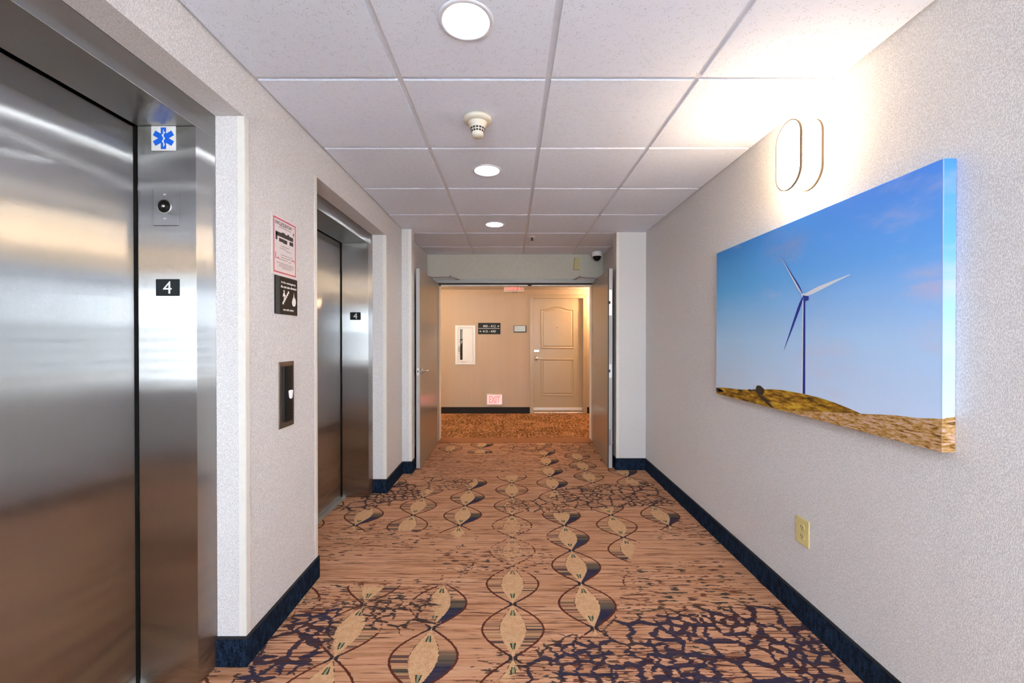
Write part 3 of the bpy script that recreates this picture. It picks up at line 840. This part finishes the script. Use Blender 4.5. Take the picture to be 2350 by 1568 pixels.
M['hill_print'] = make_hill('printed_hill', [(.34, S(52, 36, 14)), (.44, S(116, 80, 22)), (.54, S(166, 122, 34)), (.66, S(206, 172, 62))], 11, 55)
M['straw_print'] = make_hill('printed_straw', [(.32, S(70, 46, 30)), (.41, S(140, 98, 48)), (.50, S(186, 146, 78)), (.56, S(196, 160, 130)), (.62, S(206, 172, 172)), (.70, S(214, 190, 196))], 34, 190)
M['print_dark'] = plain('printed_tree', S(46, 34, 24), .6)
M['print_navy'] = plain('printed_tower_shade', S(16, 42, 150), .5, amount=.03)
M['print_white'] = plain('printed_tower_light', S(226, 232, 246), .5, amount=.01)
M['print_edge'] = plain('printed_edge_line', S(170, 200, 250), .5, amount=.01)
M['canvas_back'] = plain('raw_canvas', S(96, 84, 74), .8)
XC = XR - .041                           # front of the stretched canvas
def cv(px, py):
    Y = XC*F/(px - CX); return Y, CH + (CY - py)*Y/F
cy0, cy1, cz0, cz1 = XC*F/(2163 - CX), XC*F/(1644 - CX), .958, 1.848
t = thing('canvas_print', 'wide stretched canvas print of a white wind turbine on a grassy hill', 'picture', (XR, (cy0+cy1)/2, cz0))
mb = MB().box(XC, XR - .001, cy0, cy1, cz0, cz1)
cb = obj('stretched_canvas', mb, [M['sky_print'], M['canvas_back']], t, bevel=.0015)
for p in cb.data.polygons:
    if p.normal.z < -.5: p.material_index = 1
hill_top = [cv(*p) for p in ((1644.5,890),(1662,890),(1680,892),(1700,894),(1722,895),(1745,894.5),(1770,893.5),(1800,896),(1844,904.5),(1880,912.5),(1920,926),(1950,938),(1975,949))]
straw_top = [cv(*p) for p in ((1700,930),(1797,942.5),(1850,944),(1975,950),(2050,953),(2110,960),(2162.5,961.5))]
def strip(top, bottom, X, mb, mi=0):
    for (p, q), (r, u) in zip(top, top[1:]):
        mb.face([(X, p, bottom), (X, r, bottom), (X, r, u), (X, p, q)], mi)
mb = MB(); strip(hill_top, cz0 + .0006, XC - .0003, mb)
obj('hill', mb, M['hill_print'], t)
mb = MB(); st2 = [(max(cy0, min(cy1, p)), max(cz0 + .0008, q)) for p, q in straw_top]; strip(st2, cz0 + .0006, XC - .0006, mb)
zc = st2[-1][1]
mb.face([(XC - .0006, cy0 - .0004, cz0 + .0006), (XC - .0006, cy0 - .0004, zc), (XR - .001, cy0 - .0004, zc + .006), (XR - .001, cy0 - .0004, cz0 + .0006)])
obj('straw_field', mb, M['straw_print'], t)
mb = MB(); XT = XC - .0009
ty, tz = cv(1744, 898)
for q in range(11):
    a = 2*PI*q/11; r = random.uniform(.016, .024)
    c = (ty + .020*math.cos(a), tz + .004 + .012*math.sin(a))
    mb.face([(XT - q*.00002, c[0] + r*math.cos(b_*PI/4)*1.0, c[1] + r*.62*math.sin(b_*PI/4)) for b_ in range(8)])
mb.face([(XT, ty - .004, tz - .028), (XT, ty + .006, tz - .028), (XT, ty + .006, tz), (XT, ty - .004, tz)])
pA, pB, pC, pD = cv(1741, 908), cv(1752, 910), cv(1778, 937), cv(1768, 934)
mb.face([(XT - .0001, p, max(q, cz0 + .001)) for p, q in (pA, pB, pC, pD)])
obj('tree', mb, M['print_dark'], t)
for (px, py, r) in ((1700, 896.5, .016), (1722, 896, .014), (1732, 896, .012), (1648, 895, .03), (1655, 897, .022)):
    mb = MB(); p, q = cv(px, py); mb.face([(XT - .00005, min(cy1 - .0005, p + r*1.6*math.cos(b_*PI/4)), q + r*.4*math.sin(b_*PI/4)) for b_ in range(8)])
    obj('bush', mb, M['print_dark'], t)

hub = cv(1844, 682)
mb = MB(); XW = XC - .0010
t0, t1 = cv(1845, 690), cv(1844.5, 904)
w0, w1 = .0085, .0115
mb.face([(XW, t0[0] - w0, t0[1]), (XW, t0[0] + w0*.35, t0[1]), (XW, t1[0] + w1*.35, t1[1]), (XW, t1[0] - w1, t1[1])], 1)
mb.face([(XW, t0[0] + w0*.35, t0[1]), (XW, t0[0] + w0, t0[1]), (XW, t1[0] + w1, t1[1]), (XW, t1[0] + w1*.35, t1[1])], 0)
def blade(px, py, wl, wd, off):
    tip = Vector(cv(px, py)); h = Vector(cv(*off)); d = (tip - h).normalized(); nrm = Vector((-d.y, d.x))
    L_ = (tip - h).length
    ks = [(0, .35), (.10, .9), (.22, 1.0), (.6, .6), (1.0, .12)]
    for (a, wa), (b_, wb) in zip(ks, ks[1:]):
        A, B_ = h + d*L_*a, h + d*L_*b_
        for sgn, col in ((1, wl), (-1, wd)):
            mb.face([(XW - .0001, *A), (XW - .0001, *(A + nrm*sgn*.0085*wa)), (XW - .0001, *(B_ + nrm*sgn*.0085*wb)), (XW - .0001, *B_)], col)
blade(1793, 592, 1, 0, (1841, 674))
blade(1950.5, 630.5, 0, 0, (1846, 679))
blade(1800, 803, 1, 1, (1842, 683))
m2 = MB(); m2.v, m2.f, m2.mi, m2.sm = mb.v, mb.f, mb.mi, mb.sm
# the blade towards the light is white, its underside a thin shade
mb.face([(XW - .0002, *cv(1838, 676)), (XW - .0002, *cv(1846, 673)), (XW - .0002, *cv(1849, 679)), (XW - .0002, *cv(1842, 683))], 0)
mb.face([(XW - .0003, *cv(1842, 678)), (XW - .0003, *cv(1856, 680)), (XW - .0003, *cv(1856, 689)), (XW - .0003, *cv(1845, 692))], 1)
p, q = Vector(cv(1846, 677)), Vector(cv(1950.5, 630))
mb.face([(XW - .0003, p.x, p.y - .004), (XW - .0003, p.x + .002, p.y + .004), (XW - .0003, (p.x*2+q.x)/3, (p.y*2+q.y)/3 + .009), (XW - .0003, q.x, q.y + .001), (XW - .0003, q.x, q.y - .001), (XW - .0003, (p.x*2+q.x)/3, (p.y*2+q.y)/3 - .002)], 0)
obj('turbine', mb, [M['print_white'], M['print_navy']], t)
obj('edge_line', MB().box(XC - .0004, XC + .001, cy0 - .0003, cy0 + .002, st2[-1][1], cz1), M['print_edge'], t)

# ------------------------------------------------------------------ double doors
mb = MB()
mb.box(DX0, DX0 + .045, YA2 - .004, YA2 + .12, 0, 2.02); mb.box(DX1 - .045, DX1, YA2 - .004, YA2 + .12, 0, 2.02)
mb.box(DX0, DX1, YA2 - .004, YA2 + .115, 2.014, DZ)
mb.box(DX0, DX1, YA2 + .010, YA2 + .118, 2.008, 2.0135, 1)
mb.box(DX0, DX1, YA2 + .122, YA2 + .252, 1.994, DZ + .03, 2)
for pa, pb in ((1003, 1012), (1211, 1220)): mb.box((pa - CX)*5.30/F, (pb - CX)*5.30/F, YA2 + .116, YA2 + .1225, 1.992, 2.006, 1)
mb.box(DX0, DX0 + .045, YA2 + .12, YA2 + .252, 0, 2.02, 2); mb.box(DX1 - .045, DX1, YA2 + .12, YA2 + .252, 0, 2.02, 2)
props(obj('trim_7', mb, [M['frame_grey'], M['dark'], M['frame_white']]), 'grey steel frame around the double doorway', 'door frame', kind='structure')

def leaf(n, near_in, far_in, th, label):
    (xa, ya), (xb, yb) = near_in, far_in; sgn = -1 if xa < 0 else 1
    t = thing('door_%d' % n, label, 'door', (xb, yb, 0), kind='structure')
    o_ = sgn*th
    v = [(xa, ya), (xb, yb), (xb + o_, yb), (xa + o_, ya)]
    if sgn < 0: v = v[::-1]
    if sgn > 0: v = [v[0], v[3], v[2], v[1]]; v = v[::-1]
    mb = MB()
    z0, z1 = .012, 2.013
    area = sum(v[i][0]*v[(i+1) % 4][1] - v[(i+1) % 4][0]*v[i][1] for i in range(4))
    if area < 0: v = v[::-1]
    mb.prism([(p, q, z0) for p, q in v], (0, 0, z1 - z0))
    lf = obj('leaf', mb, M['door_grey'], t, bevel=.0015)
    # pale edge towards the camera
    mb = MB(); e0, e1 = sorted((xa + sgn*.004, xa + o_ - sgn*.002))
    mb.box(e0, e1, ya - .0012, ya, z0, z1); obj('door_edge', mb, M['door_edge'], t)
    return t, sgn
t, s_ = leaf(1, (-.908, 4.12), (-.922, 5.165), .040, 'left leaf of the double doors, folded open, with a lever handle')
xa = -.908
hd = obj('handle', MB().lathe([(0, 0), (.030, 0), (.030, .006), (.026, .010), (.012, .012), (.010, .045), (0, .047)], (xa, 4.185, .982), 'x', 24)
     .tube([(xa + .046, 4.180, .982), (xa + .052, 4.20, .982), (xa + .052, 4.25, .982), (xa + .050, 4.305, .979)], [.010, .010, .009, .007]), M['chrome'], t, label='chrome lever handle')
obj('latch_plate', MB().box(-.940, -.918, 4.1165, 4.1185, .945, 1.015), M['chrome'], t)
obj('latch_bolt', MB().box(-.934, -.924, 4.112, 4.117, .972, .992), M['ink'], t)
obj('outer_handle', MB().lathe([(0, 0), (.028, 0), (.026, -.010), (.010, -.012), (.010, -.042), (0, -.044)], (-.948, 4.185, .982), 'x', 20), M['chrome'], t)
obj('closer_arm', MB().tube([(-.918, 4.77, 2.022), (-.736, 5.0, 2.060)], .007).tube([(-.736, 5.0, 2.048), (-.736, 5.0, 2.082)], .009).tube([(-.736, 5.0, 2.068), (-.664, 5.17, 2.060)], .006)
    .box(-.68, -.64, 5.15, 5.176, 2.050, 2.064).box(-.945, -.914, 4.70, 4.85, 2.013, 2.026), M['ink_soft'], t)
t, s_ = leaf(2, (.978, 4.12), (1.030, 5.165), .042, 'right leaf of the double doors, folded open, with latch plates on its edge')
for za, zb in ((1.545, 1.80), (.92, 1.055)):
    pl = obj('edge_plate', MB().box(.985, 1.012, 4.1165, 4.1187, za, zb), M['chrome'], t)
    obj('edge_slot', MB().box(.984, .998, 4.1150, 4.1170, (za+zb)/2 - .014, (za+zb)/2 + .014), M['ink'], pl)
obj('flush_bolt', MB().box(.986, 1.004, 4.1160, 4.1187, .24, .40), M['ink_soft'], t)
obj('edge_seal', MB().box(.9745, .981, 4.112, 4.1195, .015, 2.01), M['black'], t)
obj('closer_arm', MB().tube([(1.008, 4.84, 2.022), (.842, 5.0, 2.058)], .007).tube([(.842, 5.0, 2.046), (.842, 5.0, 2.078)], .009).tube([(.842, 5.0, 2.066), (.806, 5.17, 2.060)], .006)
    .box(.785, .825, 5.15, 5.176, 2.050, 2.064).box(1.004, 1.034, 4.78, 4.92, 2.013, 2.026), M['ink_soft'], t)

x0, x1, z0, z1 = .788, .866, 2.180, 2.325
mb = MB(); xm = (x0+x1)/2
fr = [(x0, YA2 - .030, z0), (x1, YA2 - .030, z0), (xm + .024, YA2 - .022, z1), (xm - .024, YA2 - .022, z1)]
bk = [(x0 - .004, YA2, z0 - .002), (x1 + .004, YA2, z0 - .002), (xm + .029, YA2, z1 + .003), (xm - .029, YA2, z1 + .003)]
mb.mesh(fr + bk, [(0,1,2,3), (1,0,4,5), (2,1,5,6), (3,2,6,7), (0,3,7,4)])
props(obj('wall_mounted_sensor', mb, plain('sensor_plastic', (.50, .45, .22), .45), loc=(xm, YA2, z0), bevel=.003), 'small yellowish tapered sensor box on the wall above the double doors', 'sensor')

# ------------------------------------------------------------------ hallway things
s = YH/F
def hx(px): return (px - CX)*s
def hz(py): return CH + (CY - py)*s
t = thing('door_3', 'tan two-panel guest room door with a chrome lever across the hallway', 'door', (hx(1280), YH, 0), kind='structure')
x0, x1, zt = .407, 1.262, 2.026
YD = YH + .040
def door_leaf():
    mb = MB(); mb.box(x0 - .006, x1 + .02, YD, YD + .045, .012, zt + .006)
    def outline(xa, xb, za, zb, arch):
        pts = [(xa, za), (xb, za), (xb, zb)]
        if arch:
            n = 22
            for i in range(1, n):
                f = i/n; e = abs(2*f - 1)
                pts.append((xb + (xa-xb)*f, zb + arch*(.5 + .5*math.cos(PI*min(1, e*1.15)))))
        pts.append((xa, zb)); return pts
    def scaled(pts, d, za, zb, xa, xb):
        cx, cz = (xa+xb)/2, (za+zb)/2
        fx, fz = 1 - 2*d/(xb-xa), 1 - 2*d/(zb-za)
        return [(cx + (p-cx)*fx, cz + (q-cz)*fz) for p, q in pts]
    for (xa, xb, za, zb, arch) in ((hx(1241.5), hx(1318), hz(800.5), hz(709.5), .050), (hx(1241.5), hx(1318), hz(909.5), hz(824), 0)):
        o0 = outline(xa, xb, za, zb, arch); rings = [o0] + [scaled(o0, d, za, zb, xa, xb) for d in (.010, .020, .030, .050)]
        dep = [0, -.009, -.004, .0035, -.005]
        # a moulding ring: ridge, groove, then a raised field
        n = len(o0)
        for (ra, da), (rb, db) in zip(zip(rings, dep), zip(rings[1:], dep[1:])):
            mb.mesh([(p, YD + da - .0005, q) for p, q in ra] + [(p, YD + db - .0005, q) for p, q in rb], [(i, (i+1) % n, n+(i+1) % n, n+i) for i in range(n)])
        mb.face([(p, YD + dep[-1] - .0005, q) for p, q in rings[-1]])
    return mb
lf = obj('leaf', door_leaf(), M['door_tan'], t)
mb = MB()
for (a, b_, c, d) in panel_cells(.338, 1.346, 0, 2.092, [(.398 + .004, 1.286 - .012, -.1, 2.030)]): mb.box(a, b_, YH - .016, YH + .10, c, d)
obj('door_frame', mb, M['door_tan'], t, bevel=.003)
obj('peephole', MB().lathe([(0, 0), (.008, 0), (.007, -.004), (0, -.004)], (hx(1279.5), YD - .006, hz(752)), 'y', 16), M['ink'], t)
obj('deadbolt', MB().box(hx(1225.5), hx(1237.5), YD - .018, YD, hz(808.5), hz(803)), M['chrome'], t, bevel=.004)
obj('handle', MB().lathe([(0, 0), (.036, 0), (.036, -.008), (.028, -.014), (.012, -.016), (.011, -.050), (0, -.052)], (hx(1231), YD, hz(823)), 'y', 24)
    .tube([(hx(1231), YD - .050, hz(823)), (hx(1236), YD - .054, hz(823)), (hx(1245), YD - .052, hz(824))], [.012, .012, .009]), M['chrome'], t, label='chrome lever handle')
obj('door_sweep', MB().box(x0 - .004, x1 + .008, YD - .012, YD, hz(943) + .003, hz(936.5)), M['frame_white'], t, label='white door sweep')

# extinguisher cabinet with its slot window
x0, x1, z0, z1 = hx(1045), hx(1091), hz(836.8), hz(747)
t = thing('extinguisher_cabinet', 'white recessed fire extinguisher cabinet with a slot window on the hallway wall', 'cabinet', ((x0+x1)/2, YH, z0))
mb = MB()
ix0, ix1, iz0, iz1 = hx(1051.3), hx(1085.6), hz(831.2), hz(752.4)
for (a, b_, c, d) in panel_cells(x0, x1, z0, z1, [(ix0, ix1, iz0, iz1)]): mb.box(a, b_, YH - .016, YH + .001, c, d)
obj('surround', mb, M['frame_white'], t, bevel=.002)
mb = MB(); cx0, cx1, cz0_, cz1_ = CAB
mb.box(cx0 - .01, cx1 + .01, YH + .136, YH + .14, cz0_ - .01, cz1_ + .01)
mb.box(cx0 - .01, cx0, YH + .01, YH + .138, cz0_, cz1_); mb.box(cx1, cx1 + .01, YH + .01, YH + .138, cz0_, cz1_)
mb.box(cx0, cx1, YH + .01, YH + .138, cz0_ - .01, cz0_); mb.box(cx0, cx1, YH + .01, YH + .138, cz1_, cz1_ + .01)
obj('tub', mb, M['frame_white'], t)
mb = MB(); sx0, sx1, sz0, sz1 = hx(1055.7), hx(1061.9), hz(826), hz(756)
for (a, b_, c, d) in panel_cells(ix0 + .004, ix1 - .004, iz0 + .004, iz1 - .004, [(sx0, sx1, sz0, sz1)]): mb.box(a, b_, YH - .012, YH - .002, c, d)
dr = obj('door', mb, M['frame_white'], t, bevel=.001)
obj('slot_pane', MB().box(sx0 - .003, sx1 + .003, YH - .001, YH + .002, sz0 - .003, sz1 + .003), M['glass'], dr)
obj('pull', MB().box(hx(1052.5), hx(1054.5), YH - .020, YH - .012, hz(808), hz(796)), M['door_edge'], dr)
t = thing('fire_extinguisher', 'dark fire extinguisher seen through the slot of the white cabinet', 'fire extinguisher', (hx(1062.5), YH + .075, CAB[2]))
ex, ey, ez = hx(1062.5), YH + .075, CAB[2]
obj('cylinder', MB().lathe([(0, .002), (.052, .002), (.055, .01), (.055, .30), (.045, .345), (.022, .365), (.018, .39), (0, .39)], (ex, ey, ez), 'z', 28), M['ink'], t)
obj('valve', MB().lathe([(.018, .39), (.018, .43), (.010, .44), (0, .44)], (ex, ey, ez), 'z', 16).box(ex - .012, ex + .05, ey - .01, ey + .01, ez + .44, ez + .455), M['black'], t)
obj('hose', MB().tube([(ex - .015, ey, ez + .42), (ex - .055, ey - .02, ez + .42), (ex - .070, ey - .03, ez + .34), (ex - .062, ey - .035, ez + .16)], .010), M['black'], t)

x0, x1, z0, z1 = hx(1097.3), hx(1148.5), hz(767.2), hz(741.3)
t = thing('direction_sign', 'black room number direction sign to the right of the extinguisher cabinet', 'sign', ((x0+x1)/2, YH, z0))
obj('plate', MB().box(x0, x1, YH - .008, YH, z0, z1), M['charcoal'], t, bevel=.001)
mb = MB(); zm = (z0+z1)/2 + .002
mb.text('400 - 412', on_far(hx(1122.7), YH - .008, hz(748.7)), .225, .040, bold=.01)
obj('lettering', mb, M['white_ink'], t); mb = MB()
mb.text('413 - 430', on_far(hx(1122.7), YH - .008, hz(760.7)), .230, .040, bold=.01)
obj('lettering', mb, M['white_ink'], t)
obj('divider_line', MB().box(x0 + .008, x1 - .012, YH - .0086, YH - .0078, zm - .0035, zm + .0035), M['white_ink'], t)
for cx, zc, d in ((hx(1143.5), hz(748.7), 1), (hx(1102.5), hz(760.7), -1)):
    mb = MB() if d > 0 else mb
    mb.face([(cx + d*.020, YH - .0085, zc), (cx - d*.004, YH - .0085, zc + .018*d), (cx - d*.004, YH - .0085, zc - .018*d)][::1 if d > 0 else 1])
    mb.box(cx - .018, cx + .018, YH - .0085, YH - .008, zc - .0055, zc + .0055)
    obj('arrow', mb, M['white_ink'], t); mb = MB()
x0, x1, z0, z1 = hx(1178.8), hx(1208), hz(763.4), hz(747.4)
t = thing('room_sign', 'shiny silver blue plaque beside the guest room door', 'sign', ((x0+x1)/2, YH, z0))
obj('plate', MB().box(x0, x1, YH - .010, YH, z0, z1), M['slate'], t, bevel=.003)
obj('face', MB().box(x0 + .010, x1 - .016, YH - .0125, YH - .0095, z0 + .016, z1 - .006), M['silver_plate'], t, bevel=.002)

def exit_sign(xc, Y, z0, w, h, face, label, dep, mounts):
    t = thing('exit_sign', label, 'exit sign', (xc, Y, z0), 'lit red exit signs')
    obj('housing', MB().box(xc - w/2, xc + w/2, Y - dep, Y, z0, z0 + h), M['cream'], t, bevel=.003)
    obj('face', MB().box(xc - w*.46, xc + w*.46, Y - dep - .002, Y - dep + .001, z0 + h*.10, z0 + h*.92), face, t)
    obj('lettering', MB().text('EXIT', on_far(xc, Y - dep - .002, z0 + h*.52), w*.70, h*.62, .0015, bold=.03), M['exit_letters'], t)
    if mounts:
        obj('canopy', MB().box(xc - .07, xc + .07, Y - dep*.9, Y - dep*.1, z0 + h, ZH), M['cream'], t)
        for dx in (-.012, .030): obj('test_button', MB().lathe([(0, 0), (.006, 0), (.005, -.014), (0, -.016)], (xc + dx, Y - dep/2, z0), 'z', 12), M['ink'], t)
    return t
YX = 6.20
exit_sign((1180 - CX)*YX/F, YX, CH + (CY - 671)*YX/F, .305, .160, M['exit_face'], 'lit red exit sign hanging from the hallway ceiling, top half hidden by the door head', .045, True)
exit_sign(hx(1135), YH, hz(930.2), .278, .198, M['exit_face_low'], 'lit red exit sign low on the hallway wall just above the black base', .022, False)

# ------------------------------------------------------------------ window behind the camera
t = thing('window_1', 'white framed window with slats in the end wall behind the camera', 'window', (.15, YB, WIN[2]), kind='structure')
mb = MB(); a, b_, c, d = WIN
for q in panel_cells(a, b_, c, d, [(a + .05, b_ - .05, c + .05, d - .05)]): mb.box(q[0], q[1], YB - .10, YB - .01, q[2], q[3])
obj('window_frame', mb, M['frame_white'], t)
obj('pane', MB().box(a + .05, b_ - .05, YB - .065, YB - .060, c + .05, d - .05), M['glass'], t)
for z in [.80 + k*.118 for k in range(6)] + [1.875, 1.950, 2.025]:
    obj('slat', MB().box(a + .052, b_ - .052, YB - .045, YB - .015, z, z + .050), M['frame_white'], t)

# ------------------------------------------------------------------ light
w = bpy.data.worlds.new('World'); SC.world = w; w.use_nodes = True
nt = w.node_tree; nt.nodes.clear()
out = nt.nodes.new('ShaderNodeOutputWorld'); bg = nt.nodes.new('ShaderNodeBackground')
tc = nt.nodes.new('ShaderNodeTexCoord'); sp = nt.nodes.new('ShaderNodeSeparateXYZ'); rp = nt.nodes.new('ShaderNodeValToRGB')
mp = nt.nodes.new('ShaderNodeMapRange'); mp.inputs[1].default_value = -1; mp.inputs[2].default_value = 1
nt.links.new(tc.outputs['Generated'], sp.inputs[0]); nt.links.new(sp.outputs[2], mp.inputs[0]); nt.links.new(mp.outputs[0], rp.inputs[0])
for el, (p, c) in zip([rp.color_ramp.elements[0], rp.color_ramp.elements[1]] + [rp.color_ramp.elements.new(.5) for _ in range(2)],
                      [(.0, (.22, .22, .18, 1)), (.49, (.40, .42, .38, 1)), (.505, (.92, .96, 1.0, 1)), (1.0, (.45, .66, 1.0, 1))]):
    el.position = p; el.color = c
nt.links.new(rp.outputs[0], bg.inputs[0]); bg.inputs[1].default_value = 6.0
nt.links.new(bg.outputs[0], out.inputs[0])

def area(name, loc, rot, sx, sy, power, color, spread=PI):
    l = bpy.data.lights.new(name, 'AREA'); l.shape = 'RECTANGLE'; l.size, l.size_y = sx, sy; l.energy = power; l.color = color; l.spread = spread
    o = link(bpy.data.objects.new(name, l)); o.location = loc; o.rotation_euler = rot; return o
def point(name, loc, power, color, r=.08):
    l = bpy.data.lights.new(name, 'POINT'); l.energy = power; l.color = color; l.shadow_soft_size = r
    o = link(bpy.data.objects.new(name, l)); o.location = loc; return o
area('daylight_through_window', (.15, YB - .20, 1.70), (math.radians(90), 0, 0), 1.95, .74, 33, (.74, .87, 1.0))
area('ceiling_fill_light', (.15, YB - .20, 1.05), (math.radians(118), 0, 0), 1.95, .56, 25, (.76, .88, 1.0))  # added at the lower window half, tilted up to brighten the ceiling
# hallway lamps out of sight to both sides, then an added fill
point('hallway_lamp_right', (1.72, 6.95, 1.98), 24, (1, .66, .36))
point('hallway_lamp_left', (-2.1, 6.4, 1.9), 11, (1, .74, .46))
point('hallway_fill_light', (-1.0, 5.62, 2.12), 9, (1, .88, .74), .06)  # added fill behind the door head, makes the hallway brighter and whiter

# ------------------------------------------------------------------ camera and view
cam = bpy.data.cameras.new('camera'); co = link(bpy.data.objects.new('camera', cam))
cam.sensor_width = 36; cam.sensor_fit = 'HORIZONTAL'; cam.lens = F/2350*36
pitch = math.radians(.35)
co.location = (0, 0, CH); co.rotation_euler = (PI/2 - pitch, 0, 0)
cam.shift_x = (1175 - CX)/2350
cam.shift_y = (CY + F*math.tan(pitch) - 784)/2350
cam.clip_start = .02
SC.camera = co
SC.view_settings.view_transform = 'Standard'; SC.view_settings.look = 'None'; SC.view_settings.gamma = 1
SC.view_settings.use_curve_mapping = False; SC.view_settings.exposure = 1.44
SC.cycles.use_denoising = True
SC.cycles.max_bounces = 6; SC.cycles.diffuse_bounces = 4; SC.cycles.glossy_bounces = 3; SC.cycles.use_adaptive_sampling = True; SC.cycles.adaptive_threshold = .15; SC.cycles.adaptive_min_samples = 20; SC.cycles.time_limit = 800; SC.cycles.sample_clamp_indirect = 8.0
